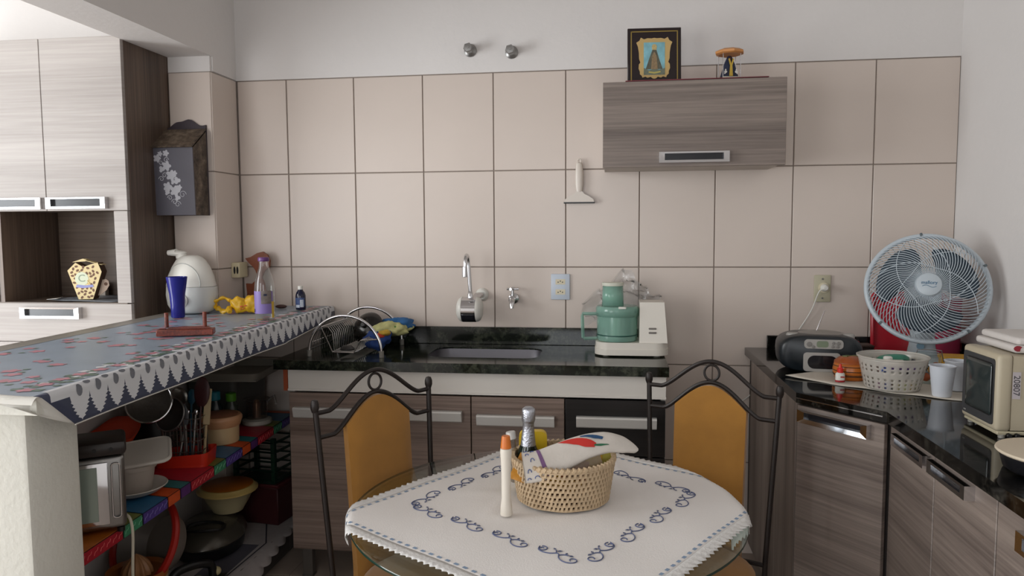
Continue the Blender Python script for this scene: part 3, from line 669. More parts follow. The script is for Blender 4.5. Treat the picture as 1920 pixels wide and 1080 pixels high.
b = B(); b.prism([(-0.007, 0.02), (0.007, 0.02), (0.004, 0.06), (0.011, 0.085), (0.006, 0.086), (0.0, 0.066), (-0.006, 0.086), (-0.011, 0.085), (-0.004, 0.06)], 0, 0.004, XZ @ T(0, 0, 0.0) @ Matrix.Translation((0, 0, 0.019))); obj('gold_trim', b, mat('gold_cloth', '#c4a43d', 0.5), st)
b = B(); b.sph(0.008, T(0, -0.009, 0.088), 12, (0.9, 0.7, 1.1)); obj('face', b, mat('dark_skin', '#3a2420', 0.6), st)
for s in (-1, 1):
    b = B(); b.lathe([(0, 0), (0.006, 0.0), (0.006, 0.002), (0, 0.002)], 6, T(s*0.021, -0.0195, 0.036) @ Matrix.Rotation(R(70), 4, 'X')); b.sph(0.003, T(s*0.021, -0.021, 0.044), 8); b.sph(0.003, T(s*0.024, -0.021, 0.030), 8); obj('white_flowers', b, WHITE, st)
b = B(); b.lathe([(0, 0.108), (0.046, 0.104), (0.055, 0.108), (0.056, 0.116), (0.040, 0.124), (0.028, 0.125), (0.0, 0.1255)], 8); obj('canopy', b, ORG, st, 20)
for sx in (-1, 1):
    for sy in (-1, 1):
        b = B(); b.cyl(0.0016, 0.0102, 0.105, 8, T(sx*0.034, sy*0.028, 0)); obj('post', b, CHROME, st)

# ================================================================== on the bar
hu = thing('humidifier', 'rounded white ultrasonic humidifier with dial, standing on the bar before the pier', 'humidifier', (-0.283, -0.345, 1.0865), rz=R(-8))
prof = [(0, 0.0), (0.068, 0.0), (0.088, 0.008), (0.104, 0.035), (0.110, 0.075), (0.107, 0.110), (0.098, 0.150), (0.082, 0.190), (0.064, 0.218), (0.046, 0.232), (0.030, 0.238), (0, 0.240)]
b = B(); b.lathe(prof[:6], 36, None, 1, 0.78); obj('base', b, mat('grey_white_plastic', '#cfd0cc', 0.35, var=0.01), hu)
b = B(); b.lathe([(0.1055, 0.111)] + prof[6:], 36, None, 0.99, 0.77); obj('tank', b, WHITE, hu)
def hus(x, zz):
    pr = prof; r = 0.03
    for (r0, z0), (r1, z1) in zip(pr, pr[1:]):
        if z0 <= zz <= z1 and z1 > z0: r = r0+(r1-r0)*(zz-z0)/(z1-z0)
    return Vector((x, -0.775*math.sqrt(max(0.0001, r*r-x*x)), zz))
b = B(); b.tube([hus(0.082*math.cos(a), 0.112+0.095*math.sin(a)) for a in [i*math.pi/24 for i in range(25)]], 0.0018, 6); obj('arched_groove', b, mat('soft_grey', '#aeb0ac', 0.5), hu)
b = B(); b.lathe([(0.030, 0), (0.030, 0.004), (0.025, 0.006), (0.022, 0.018), (0.019, 0.020), (0, 0.020)], 28, T(0.012, -0.079, 0.058) @ Matrix.Rotation(R(95), 4, 'X')); b.box(-0.004, 0.004, -0.104, -0.097, 0.046, 0.070, 0.002, M=T(0.012, 0, 0, ry=0)); obj('dial', b, WHITE, hu)
b = B(); b.sph(0.036, T(-0.062, 0, 0.247), 20, (1.15, 0.75, 0.36)); b.cyl(0.022, 0.226, 0.244, 20, T(-0.045, 0, 0)); b.tube([(-0.06, -0.01, 0.250), (-0.098, -0.014, 0.249)], [0.016, 0.011], 12); obj('nozzle', b, WHITE, hu)

BLUE = clear('cobalt_translucent', (0.08, 0.09, 0.50), 0.15, 0.9, 0.55, (0.03, 0.035, 0.32))
tu = thing('blue_tumbler', 'tall flared cobalt blue tumbler standing in front of the humidifier', 'tumbler', (-0.243, -0.515, 1.0865))
b = B(); b.lathe([(0, 0.0), (0.024, 0.0), (0.0255, 0.004), (0.026, 0.05), (0.029, 0.09), (0.036, 0.135), (0.0395, 0.160), (0.0375, 0.1605), (0.034, 0.135), (0.027, 0.09), (0.0235, 0.05), (0.022, 0.010), (0, 0.009)], 32); obj('cup', b, BLUE, tu)

nh = thing('napkin_holder', 'reddish varnished wooden napkin holder with two upright pegs on the bar', 'napkin holder', (0.078, -0.985, 1.0872), rz=R(20))
b = B(); b.box(-0.086, 0.086, -0.024, 0.024, 0, 0.020, 0.002); b.prism([(-0.062, 0.0205), (0.078, 0.0205), (0.066, 0.026), (0.0, 0.028), (-0.05, 0.026)], -0.010, 0.010, XZ); obj('base', b, REDWOOD, nh)
for x in (-0.058, 0.058):
    b = B(); b.cyl(0.0065, 0.0255, 0.074, 14, T(x, 0, 0), 0.001); obj('peg', b, REDWOOD, nh)

bt = thing('glass_bottle', 'clear glass bottle with purple label and purple cap on the bar', 'bottle', (0.140, -0.555, 1.0872))
b = B(); b.lathe([(0, 0.0), (0.034, 0.0), (0.037, 0.004), (0.037, 0.115), (0.034, 0.145), (0.026, 0.175), (0.019, 0.195), (0.0165, 0.212), (0.0175, 0.222), (0.0175, 0.228)], 28); obj('glass', b, clear('bottle_glass', (0.86, 0.86, 0.84), 0.03, 1.4, 0.06), bt)
b = B(); b.lathe([(0.020, 0.222), (0.021, 0.224), (0.021, 0.234), (0.019, 0.237), (0, 0.237)], 24); obj('cap', b, mat('purple_cap', '#5a2c6a', 0.35), bt)
b = B(); b.sheet(lambda u, v: Vector((0.0378*math.cos(R(-165+150*u)), 0.0378*math.sin(R(-165+150*u)), 0.025+0.085*v)), 16, 1); lb = obj('label', b, mat('lilac_label', '#7d6aa8', 0.5, var=0.05), bt)
def patch(a0, a1, z0, z1, r): return lambda u, v: Vector((r*math.cos(R(a0+(a1-a0)*u)), r*math.sin(R(a0+(a1-a0)*u)), z0+(z1-z0)*v))
b = B(); b.sheet(patch(-85, -25, 0.062, 0.112, 0.0382), 8, 1); obj('label_picture', b, mat('grey_brown_print', '#6f655f', 0.5, var=0.3, vs=60), lb)
b = B(); b.sheet(patch(-70, -52, 0.092, 0.100, 0.0385), 4, 1); b.sheet(patch(-150, -132, 0.030, 0.042, 0.0385), 4, 1); obj('label_marks', b, NAVY, lb)
b = B(); b.sheet(patch(-25, -5, 0.008, 0.07, 0.0379), 4, 1); obj('yellow_back_label', b, mat('yellow_label', '#c9a53a', 0.5), bt)

bb_ = thing('medicine_bottle', 'small dark blue bottle with white cap at the far end of the bar', 'bottle', (0.130, -0.205, 1.0872))
b = B(); b.lathe([(0, 0), (0.020, 0), (0.0215, 0.003), (0.0215, 0.060), (0.018, 0.073), (0.011, 0.082), (0.010, 0.088), (0, 0.088)], 24); obj('bottle_body', b, mat('midnight_blue_glass', '#0e1230', 0.12), bb_)
b = B(); b.cyl(0.011, 0.086, 0.102, 18, None, 0.001); obj('cap', b, WHITE, bb_)
b = B(); b.sheet(patch(-150, -20, 0.016, 0.052, 0.0218), 12, 1); lb = obj('label', b, mat('blue_label', '#3c4f7c', 0.5, var=0.2, vs=120), bb_)
b = B(); b.sheet(patch(-75, -35, 0.012, 0.044, 0.0221), 6, 1); b.sheet(patch(-130, -80, 0.010, 0.022, 0.0221), 6, 1); obj('label_panel', b, mat('pale_label', '#b9c2cf', 0.5, var=0.15, vs=150), lb)

bd = thing('wooden_bird', 'red-brown wooden bird silhouette board standing behind the glass bottle', 'ornament', (-0.145, -0.055, 1.0855))
sil = [(-0.045, 0.0), (0.048, 0.0), (0.050, 0.05), (0.040, 0.10), (0.030, 0.13), (0.040, 0.155), (0.066, 0.178), (0.070, 0.205), (0.060, 0.232), (0.038, 0.246), (0.012, 0.240), (-0.020, 0.222), (-0.046, 0.216), (-0.030, 0.196), (-0.010, 0.178), (0.002, 0.160), (0.008, 0.140), (0.002, 0.118), (-0.018, 0.100), (-0.046, 0.102), (-0.042, 0.06)]
b = B(); b.prism(sil, -0.007, 0.007, XZ); obj('board', b, BIRDW, bd, 25)

yb = thing('yellow_bag', 'knotted yellow plastic bag with red print lying on the bar beside the humidifier', 'bag', (-0.095, -0.345, 1.0860))
YEL = mat('yellow_plastic_film', '#d8a91f', 0.35, var=0.18, vs=30, bump=0.4, bs=50)
def crumple(b, M, amp, fr=30, seed=0):
    n0 = len(b.v)
    return n0
def lump(r, sc, M, amp=0.2, f=26, n=28, seed=0.0):
    bb = B(); bb.sph(r, M, n, sc); c = M.translation
    for i, v in enumerate(bb.v):
        d = noise.noise((v-c)*f + Vector((seed, seed*1.7, 0)))*amp + noise.noise((v-c)*f*2.3 + Vector((seed, 0, seed)))*amp*0.5
        bb.v[i] = c + (v-c)*(1+d)
    return bb
b = B(); b.tube([(-0.050+0.040*math.cos(a), 0.006*math.sin(a*2), 0.034+0.026*math.sin(a)+0.003*math.sin(5*a)) for a in [i*math.pi/14 for i in range(28)]], [0.010+0.003*math.sin(i*1.9) for i in range(28)], 10, True, flat=0.7); obj('loop', b, YEL, yb)
b = lump(0.034, (1.2, 0.8, 0.95), T(0.022, 0, 0.034), 0.4, 30); obj('knot', b, YEL, yb, 80)
b = lump(0.036, (1.0, 0.9, 1.0), T(0.072, 0.01, 0.037), 0.35, 26, seed=4.0); obj('bundle', b, YEL, yb, 80)
b = B(); b.tube([(-0.02, -0.01, 0.02), (-0.01, -0.03, 0.012), (0.0, -0.04, 0.009)], [0.012, 0.012, 0.008], 8); obj('tail', b, YEL, yb)
b = B()
for i, (x, q, w) in enumerate(((0.044, 0.030, 0.014), (0.052, 0.022, 0.010), (0.060, 0.034, 0.012), (0.040, 0.018, 0.010))): b.sph(w*0.5, T(x, -0.030, q), 8, (1, 0.25, 0.5))
obj('red_print', b, mat('orange_red_print', '#c2501f', 0.5), yb)

sx = thing('socket_block', 'cream surface-mounted socket block with two black slots on the side of the pier', 'outlet', (XP1-0.0005, -0.065, 1.250))
b = B(); b.box(0, 0.040, -0.038, 0.038, -0.034, 0.034, 0.004, 2); obj('box', b, mat('cream_bakelite', '#d6cba9', 0.45), sx)
for k in (-1, 1):
    b = B(); b.lathe([(0, 0), (0.0085, 0), (0.0085, 0.0012), (0, 0.0012)], 18, T(0.010+0.0115*(k+1)/2*1.2+0.006, -0.0379, 0.0) @ Matrix.Rotation(R(90), 4, 'X'), 0.55, 2.0); obj('socket_slot', b, BLACK, sx)
dk = tag(obj('pan_knob', (lambda b: b.sph(0.02, T(0, 0, 0.009), 14, (1.3, 1, 0.45)))(B()), mat('dark_red_brown', '#3a1a14', 0.4)), 'small dark red knob-like object lying behind the glass bottle on the bar', 'knob')
dk.location = (0.02, -0.16, 1.0858)

# niche of the tall cabinet: place mats and a gift carton
pm = thing('place_mat', 'grey folded place mat lying in the cabinet niche under the gift carton', 'place mat', (-0.66, -0.36, 1.1435))
GM = mat('grey_paper', '#777c83', 0.5, var=0.05)
b = B(); b.sheet(lambda u, v: Vector((-0.17+0.30*u, -0.13+0.26*v, 0.0005+0.006*max(0, 0.25-u)*4*(1-v)+0.002*math.sin(u*5))), 12, 8); solid(obj('sheet', b, GM, pm), 0.001, 1)
b = B(); b.sheet(lambda u, v: Vector((-0.165+0.05*u*(1-v), -0.135+0.09*v-0.004, 0.008+0.003*u)), 5, 5); solid(obj('turned_corner', b, CVW, pm), 0.0008, 1)
wb = tag(obj('white_box', (lambda b: b.box(-0.05, 0.05, -0.012, 0.012, 0, 0.06, 0.002))(B()), mat('off_white_card', '#b8b0a4', 0.6)), 'small off-white box at the back of the cabinet niche', 'box')
wb.location = (-0.80, -0.235, 1.1425)
ct = thing('gift_carton', 'cup-shaped gift carton printed with coffee beans in the cabinet niche', 'carton', (-0.700, -0.40, 1.149), rz=R(14))
CART = mat('cream_card', '#d9c695', 0.6, var=0.05); CARTS = mat('brown_card', '#5d4434', 0.6); BEAN = mat('coffee_brown_print', '#6b4a35', 0.6, var=0.15, vs=80)
outl = [(-0.028, 0.0), (0.028, 0.0), (0.066, 0.112), (0.052, 0.150), (0.022, 0.142), (-0.004, 0.132), (-0.034, 0.150), (-0.066, 0.118)]
b = B(); b.prism(outl, 0, 0.05, XZ @ Matrix.Translation((0, 0, 0))); obj('carton_body', b, CARTS, ct, 20)
b = B(); b.prism(outl, 0.0505, 0.052, XZ); obj('printed_front', b, CART, ct, 20)
bb2 = B(); rnd = random.Random(5); placed = []
for k in range(400):
    zz = rnd.uniform(0.006, 0.135); w = 0.026+0.036*zz/0.112 if zz < 0.112 else 0.05; x = rnd.uniform(-w+0.004, w-0.005)
    if (x+0.004)**2+(zz-0.078)**2 < 0.031**2 or any((x-p)**2+(zz-q)**2 < 0.0125**2 for p, q in placed): continue
    placed.append((x, zz)); a0 = rnd.uniform(0, 3.14)
    bb2.prism([(x+0.0068*math.cos(a)*math.cos(a0)-0.0046*math.sin(a)*math.sin(a0), zz+0.0068*math.cos(a)*math.sin(a0)+0.0046*math.sin(a)*math.cos(a0)) for a in [i*math.pi/5 for i in range(10)]], 0.0521, 0.0524, XZ)
obj('coffee_beans_print', bb2, BEAN, ct, kind='stuff')
b = B(); b.prism([(-0.012+0.026*math.cos(a), 0.084+0.028*math.sin(a)) for a in [i*math.pi/12 for i in range(24)]], 0.0521, 0.0526, XZ); o = obj('round_emblem', b, mat('pale_mint_print', '#cfd6bd', 0.6), ct)
text('emblem_letter', 'C', 0.042, T(-0.012, -0.0528, 0.085) @ FACE, mat('print_teal_grey', '#8b9a86', 0.6), ct)
text('emblem_letter', 'S', 0.026, T(0.014, -0.0530, 0.070) @ FACE, mat('print_straw', '#c9b06a', 0.6), ct)
b = B(); b.prism([(-0.036, 0.050), (-0.01, 0.046), (0.034, 0.050), (0.030, 0.060), (0.0, 0.057), (-0.032, 0.061)], 0.0527, 0.0530, XZ); obj('blue_banner', b, mat('lavender_print', '#8f93c4', 0.6), ct)
b = B(); b.prism([(-0.052, 0.152), (0.0, 0.155), (0.004, 0.162), (-0.01, 0.166)], 0.012, 0.04, XZ); b.box(-0.004, 0.068, -0.045, -0.004, 0, 0.002, M=T(0.0, 0, 0.158, ry=R(16))); obj('folded_flaps', b, CART, ct)
b = B(); b.prism([(0.036, 0.012), (0.050, 0.018), (0.070, 0.034), (0.082, 0.054), (0.080, 0.072), (0.070, 0.080), (0.056, 0.078)], 0.020, 0.024, XZ); hd = obj('card_handle', b, mat('pinkish_card', '#c9b3a0', 0.6), ct)
b = B(); b.cyl(0.007, 0.0241, 0.0246, 14, XZ @ T(0.069, 0.060, 0)); obj('handle_bean', b, BEAN, hd)

# ================================================================== on the granite worktop
dr = thing('dish_rack', 'chrome wire dish rack with two tall arched ends on the worktop beside the bar', 'dish rack', (0, 0, 0.9202))
YA, YB, RX0, RX1 = -0.405, -0.075, 0.248, 0.548
for yy in (YA, YB):
    dx = -0.012 if yy == YB else 0
    b = B(); b.tube([(dx+(RX0+RX1)/2+(RX1-RX0)/2*math.cos(a), yy, 0.016+0.150*math.sin(a)) for a in [i*math.pi/28 for i in range(29)]], 0.0062, 10); obj('arch', b, CHROME, dr)
    for x in (RX0, RX1):
        b = B(); b.cyl(0.0095, 0, 0.026, 12, T(x+dx, yy, 0), 0.001); obj('foot', b, mat('grey_rubber', '#77736c', 0.6), dr)
def wire(b, pts, r=0.0019): b.tube(pts, r, 5)
slots = B(); n = 15
for k in range(n):
    yy = YA+0.02+(YB-YA-0.04)*k/(n-1)
    wire(slots, [(0.268, yy, 0.100), (0.300, yy, 0.118), (0.322, yy, 0.116), (0.338, yy, 0.095), (0.343, yy, 0.06), (0.345, yy, 0.022), (0.40, yy, 0.018), (0.432, yy, 0.018), (0.436, yy, 0.035), (0.447, yy, 0.058), (0.462, yy, 0.064), (0.48, yy, 0.058)])
obj('plate_slots', slots, mat('bright_wire', '#c4c2be', 0.28, 0.9, var=0.02), dr, kind='stuff')
b = B()
for x, q in ((0.300, 0.120), (0.268, 0.100), (0.345, 0.020), (0.434, 0.017), (0.462, 0.066), (0.254, 0.055), (0.254, 0.03)): b.tube([(x, YA, q), (x, YB, q)], 0.0026, 6)
for yy in (YA, YB): b.tube([(0.262, yy, 0.085), (0.30, yy, 0.120), (0.345, yy, 0.019), (0.434, yy, 0.017), (0.462, yy, 0.066), (0.53, yy, 0.072)], 0.0026, 6)
obj('rails', b, CHROME, dr)
b = B()
for k in range(12):
    yy = YA+0.015+(YB-YA-0.03)*k/11; wire(b, [(0.252, yy, 0.012), (0.253, yy, 0.058), (0.268, yy, 0.10)], 0.0014)
obj('cutlery_basket', b, STEEL, dr)
pl = thing('black_pan_lid', 'black pan lid standing in the dish rack', 'lid', (0.408, -0.205, 0.9400), rot=(R(64), 0, R(-14)))
b = B(); b.lathe([(0, 0.034), (0.03, 0.032), (0.055, 0.022), (0.070, 0.004), (0.072, 0.0), (0.066, 0.0), (0.045, 0.018), (0, 0.029)], 32, T(0, 0.074, 0)); obj('dome', b, mat('black_enamel', '#15130f', 0.2), pl)
b = B(); b.cyl(0.012, 0.034, 0.047, 14, T(0, 0.074, 0), 0.003); obj('knob', b, BLACK, pl)
lm = tag(obj('dark_pebble_lid', (lambda b: b.lathe([(0, 0.018), (0.018, 0.016), (0.030, 0.004), (0.030, 0), (0, 0)], 20))(B()), BLACK), 'small round black cap lying on the bottom wires of the dish rack', 'cap'); lm.location = (0.385, -0.345, 0.9402)
tw = thing('patterned_cloth', 'bunched cloth of blue, yellow, green and red print hung over the dish rack', 'cloth', (0.512, -0.185, 0.985))
def cl_blob(nm, sc, off, col, seed, amp=0.3, r=0.056):
    b = lump(r, sc, T(*off), amp*1.5, 26, 36, seed); return obj(nm, b, mat(nm+'_colour', col, 0.85, var=0.2, vs=40), tw, 80)
cl_blob('blue_fold', (1.25, 1.35, 0.55), (0.018, 0.070, 0.026), '#2b5f93', 1.0); cl_blob('cream_fold', (1.3, 1.5, 0.5), (0.010, 0.02, 0.020), '#b9b77e', 2.2)
cl_blob('green_patch', (0.7, 0.8, 0.42), (0.030, -0.005, 0.026), '#56803a', 3.1, 0.2, 0.036); cl_blob('navy_hanging_corner', (1.0, 0.8, 0.66), (-0.022, -0.072, -0.016), '#1f3c78', 4.4)
cl_blob('red_fold', (0.7, 0.6, 0.5), (-0.006, -0.095, 0.004), '#b23b22', 5.0, 0.25, 0.026); cl_blob('yellow_fold', (0.9, 0.7, 0.4), (0.010, -0.088, 0.016), '#bd9a35', 6.0, 0.25, 0.030)

fp = thing('food_processor', 'white food processor with green translucent bowl and feed tube on the worktop', 'food processor', (1.530, -0.215, 0.9202), rz=R(0))
GRN = clear('green_translucent', (0.68, 0.87, 0.80), 0.08, 1.0, 0.36, (0.44, 0.66, 0.58))
PW = mat('cream_white_plastic', '#dcd6cb', 0.35, var=0.01)
b = B(); b.prism(rrect(-0.145, 0.145, -0.085, 0.085, 0.055, 6), 0.006, 0.030); b.prism(rrect(-0.142, 0.142, -0.082, 0.082, 0.053, 6), 0.030, 0.056); 
for sx_ in (-1, 1): b.cyl(0.014, 0, 0.006, 12, T(sx_*0.1, -0.04, 0)); b.cyl(0.014, 0, 0.006, 12, T(sx_*0.1, 0.05, 0))
obj('base', b, PW, fp)
b = B(); b.add([(0.030, -0.075, 0.056), (0.139, -0.075, 0.056), (0.139, 0.078, 0.056), (0.030, 0.078, 0.056), (0.032, -0.050, 0.214), (0.127, -0.050, 0.214), (0.127, 0.070, 0.214), (0.032, 0.070, 0.214)], [(0,1,2,3)[::-1],(4,5,6,7),(0,1,5,4),(1,2,6,5),(2,3,7,6),(3,0,4,7)]); obj('motor_tower', b, PW, fp, 20)
b = B()
for q in (0.108, 0.092): b.box(0.066, 0.096, -0.0715, -0.062, q, q+0.007, 0.002, M=T(0, (0.108-q)*-0.16+0.001, 0))
obj('buttons', b, mat('grey_button', '#77716c', 0.5), fp)
BX = -0.056
b = B(); b.lathe([(0, 0.058), (0.078, 0.058), (0.080, 0.062), (0.081, 0.078), (0.082, 0.16), (0.084, 0.162)], 36, T(BX, -0.005, 0)); solid(obj('bowl', b, GRN, fp), 0.002)
b = B(); b.lathe([(0.0815, 0.079), (0.0835, 0.080), (0.0835, 0.083), (0.0815, 0.084)], 36, T(BX, -0.005, 0)); obj('bowl_band', b, mat('dark_green_rim', '#1f4f45', 0.4), fp)
b = B(); b.lathe([(0.086, 0.156), (0.086, 0.186), (0.080, 0.196), (0.0, 0.199)], 36, T(BX, -0.005, 0)); solid(obj('lid', b, GRN, fp), 0.002)
b = B(); b.lathe([(0.044, 0.197), (0.041, 0.275)], 24, T(BX-0.018, -0.005, 0), 1, 0.72); solid(obj('feed_tube', b, GRN, fp), 0.002)
b = B(); b.lathe([(0.0, 0.215), (0.036, 0.216), (0.036, 0.276), (0.043, 0.2765), (0.044, 0.289), (0.0, 0.291)], 24, T(BX-0.018, -0.005, 0), 1, 0.72); obj('pusher', b, mat('pale_cream_plastic', '#cfcfc0', 0.4), fp)
b = B(); b.cyl(0.030, 0.06, 0.15, 16, T(BX, -0.005, 0), 0.004, 0.024); obj('blade_hub', b, PW, fp)
b = B(); b.tube([(BX-0.083, -0.012, 0.163), (BX-0.138, -0.012, 0.163), (BX-0.140, -0.012, 0.152), (BX-0.137, -0.012, 0.066), (BX-0.130, -0.012, 0.062), (BX-0.080, -0.012, 0.064)], 0.0095, 4, flat=0.7); obj('handle', b, GRN, fp, 20)
b = B(); b.box(BX+0.004, BX+0.034, -0.094, -0.082, 0.190, 0.199, 0.002); obj('latch', b, WHITE, fp)
pg = thing('plastic_bag', 'crumpled clear plastic bag draped behind the food processor', 'bag', (1.50, -0.095, 0.9202))
def bagpt(u, v):
    x = -0.165+0.31*u; env = 0.20+0.17*math.exp(-((u-0.55)/0.22)**2)+0.03*math.sin(u*9)
    p = Vector((x, 0, 0.10+(env-0.10)*v)); n = noise.noise(p*22)*0.03 + noise.noise(p*55)*0.014
    return Vector((x+n*0.8, min(0.07, 0.02+0.03*math.sin(v*3)+n), p.z+n*0.9))
b = B(); b.sheet(bagpt, 30, 24); obj('film', b, FILM, pg, 60)
b = B(); b.sheet(lambda u, v: bagpt(u, v)+Vector((0.004, -0.02-0.02*v*(1-v), 0.012*noise.noise(Vector((u*9, v*9, 3))))), 30, 24); obj('front_film', b, FILM, pg, 60)

# ================================================================== on the black worktop
KZ = 0.9202
rn = thing('white_runner', 'off-white cloth runner with wavy edge on the black worktop under the basket', 'cloth', (0, 0, KZ))
def runpt(u, v):
    a = Vector((2.035, -0.640, 0)).lerp(Vector((2.455, -0.960, 0)), u); a.y += -0.03*math.sin(u*3.14)
    c = Vector((2.30, -0.46, 0)).lerp(Vector((2.60, -0.72, 0)), u)
    p = a.lerp(c, v); p.z = 0.0009 + 0.0018*(1+math.sin(u*17+v*3))*0.5 + (0.004*(1-u*6)*(1-v) if u < 0.16 else 0)
    p += Vector((-0.5, -0.8, 0))*(0.005*math.sin(u*23))*(1-v); return p
b = B(); b.sheet(runpt, 48, 10); solid(obj('runner_cloth', b, mat('off_white_cloth', '#c9c1b4', 0.9, var=0.04, bump=0.3, bs=200), rn), 0.0012, 1)

ra = thing('radio', 'black portable radio cassette player with silver panels and raised aerial on the worktop', 'radio', (2.180, -0.470, KZ), rz=R(-6))
TEAL = mat('blue_black_plastic', '#141b20', 0.35, var=0.05); SILV = mat('silver_plastic', '#a5a29d', 0.4, 0.3, var=0.02)
def sup(a, rx, rz, n=3.2): c, s_ = math.cos(a), math.sin(a); return (rx*math.copysign(abs(c)**(2/n), c), rz*math.copysign(abs(s_)**(2/n), s_))
b = B(); rings = []
for y, s in ((-0.092, 0.84), (-0.088, 0.92), (-0.07, 0.98), (0.0, 1.0), (0.07, 0.96), (0.088, 0.85)):
    rings.append([(x, y, 0.066+q) for x, q in [sup(2*math.pi*i/36, 0.140*s, 0.066*(0.5+0.5*s)) for i in range(36)]])
vs = [p for r in rings for p in r]; fs = [tuple(range(36))]; m_ = len(rings)
for a in range(m_-1):
    for i in range(36): fs.append((a*36+i, (a+1)*36+i, (a+1)*36+(i+1) % 36, a*36+(i+1) % 36))
fs.append(tuple((m_-1)*36+i for i in range(36))[::-1]); b.add(vs, fs); obj('body', b, TEAL, ra, 50)
b = B(); b.lathe([(0, 0.134), (0.060, 0.133), (0.072, 0.130), (0.076, 0.122), (0, 0.122)], 32, T(0.01, 0, 0), 1.05, 0.95); obj('disc_lid', b, mat('grey_lid', '#85807a', 0.35), ra)
for s_ in (-1, 1):
    b = B(); b.lathe([(0, 0.1335), (0.018, 0.1325), (0.022, 0.127), (0.022, 0.115), (0, 0.115)], 18, T(s_*0.092+0.006, -0.02, -0.002)); obj('knob', b, SILV, ra)
b = B(); b.prism(rrect(-0.056, 0.070, 0.086, 0.118, 0.012), 0.086, 0.0950, XZ); dp = obj('display_panel', b, SILV, ra)
b = B(); b.prism(rrect(-0.016, 0.022, 0.091, 0.113, 0.008), 0.0951, 0.0962, XZ); obj('display', b, mat('green_grey_lcd', '#74806a', 0.25), dp)
for x, q, r in ((-0.040, 0.101, 0.0085), (-0.026, 0.092, 0.005), (0.036, 0.094, 0.005), (0.038, 0.106, 0.005), (0.052, 0.094, 0.005), (0.054, 0.106, 0.006)):
    b = B(); b.cyl(r, 0.095, 0.099, 14, XZ @ T(x, q, 0), 0.001); obj('button', b, mat('dark_silver', '#7d7a76', 0.4, 0.2), dp)
b = B(); b.prism(rrect(-0.058, 0.062, 0.006, 0.072, 0.012), 0.086, 0.0950, XZ); cp = obj('cassette_door', b, SILV, ra)
b = B(); b.prism(rrect(-0.044, 0.052, 0.016, 0.062, 0.022), 0.0951, 0.0965, XZ); obj('cassette_window', b, mat('smoked_window', '#17161a', 0.1), cp)
for s_ in (-1, 1):
    b = B(); b.cyl(0.036, 0.078, 0.0885, 24, XZ @ T(s_*0.096+0.004, 0.06, 0), 0.004); o = obj('speaker', b, TEAL, ra)
    b = B(); b.sph(0.008, T(s_*0.096+0.004, -0.0885, 0.064), 12, (1, 0.35, 1)); obj('speaker_dome', b, SILV, o)
b = B(); b.tube([(0.002, 0.04, 0.128), (0.030, 0.045, 0.205)], [0.0022, 0.0014], 8); b.cyl(0.005, 0.122, 0.131, 10, T(0.001, 0.04, 0)); obj('aerial', b, CHROME, ra)

pb_ = thing('orange_wooden_pot', 'round orange lacquered wooden pot with black stripes and lid beside the radio', 'pot', (2.238, -0.665, KZ+0.0040))
OW = mat('orange_varnished_wood', '#b4631f', 0.3, var=0.12, vs=25)
b = B(); b.lathe([(0, 0), (0.046, 0), (0.052, 0.006), (0.057, 0.024), (0.057, 0.034), (0.053, 0.052), (0.050, 0.055), (0, 0.055)], 36); obj('pot_body', b, OW, pb_)
b = B(); b.lathe([(0.0535, 0.0545), (0.052, 0.060), (0.038, 0.071), (0.012, 0.076), (0, 0.0765)], 36); lid = obj('lid', b, mat('dark_orange_wood', '#95481a', 0.3, var=0.15, vs=25), pb_)
b = B(); b.prism([(-0.03, -0.002), (-0.014, 0.010), (0.0, 0.004), (0.012, 0.014), (0.024, 0.006), (0.02, -0.008), (0.0, -0.004), (-0.018, -0.012)], 0.0735, 0.0770); obj('painted_motif', b, mat('olive_paint', '#5d6132', 0.5), lid)
for q, r in ((0.014, 0.0552), (0.018, 0.0565), (0.030, 0.0573), (0.045, 0.0552)):
    b = B(); b.lathe([(r, q-0.0012), (r+0.0006, q), (r, q+0.0012)], 36); obj('stripe', b, mat('black_paint', '#1d120a', 0.4), pb_)

gl_ = thing('glue_bottle', 'tiny white glue bottle with red pointed cap in front of the orange pot', 'bottle', (2.187, -0.722, KZ+0.0040), rz=R(5))
b = B(); b.lathe([(0, 0), (0.0145, 0), (0.015, 0.002), (0.015, 0.026), (0.011, 0.030), (0.007, 0.032), (0, 0.032)], 20, None, 1, 0.7); gb = obj('glue_body', b, WHITE, gl_)
b = B(); b.lathe([(0.0152, 0.0), (0.0154, 0.001), (0.0154, 0.005), (0.0152, 0.006)], 20, None, 1, 0.7); b.box(-0.003, 0.010, -0.0112, -0.0105, 0.015, 0.019); obj('red_label_mark', b, mat('label_red', '#a3232a', 0.5), gb)
b = B(); b.lathe([(0.0095, 0.030), (0.0095, 0.044), (0.006, 0.046), (0.003, 0.058), (0, 0.059)], 16); obj('cap', b, mat('bright_red_cap', '#d02c20', 0.35), gl_)

# perforated basket and what is in it
bk = thing('perforated_basket', 'round translucent white plastic basket with square holes, full of small things', 'basket', (2.318, -0.800, KZ+0.0040))
CL = clear('cloudy_plastic', (0.90, 0.88, 0.84), 0.2, 0.8, 0.42, (0.80, 0.76, 0.70))
nseg, rows = 84, 15; zz = [0.002+0.096*j/rows for j in range(rows+1)]
def rad(q): return 0.078 + 0.022*(q/0.10)
b = B(); vs = []; fs = []
for q in zz:
    for i in range(nseg): a = 2*math.pi*i/nseg; vs.append((rad(q)*math.cos(a), rad(q)*math.sin(a), q))
for j in range(rows):
    for i in range(nseg):
        hole = (i % 3 == 1) and ((j % 2 == 1 and j < 7) or j in (9, 11))
        if not hole: k = (i+1) % nseg; fs.append((j*nseg+i, j*nseg+k, (j+1)*nseg+k, (j+1)*nseg+i))
b.add(vs, fs); b.lathe([(0, 0.001), (0.078, 0.001)], nseg); solid(obj('basket_wall', b, CL, bk, 30), 0.0015)
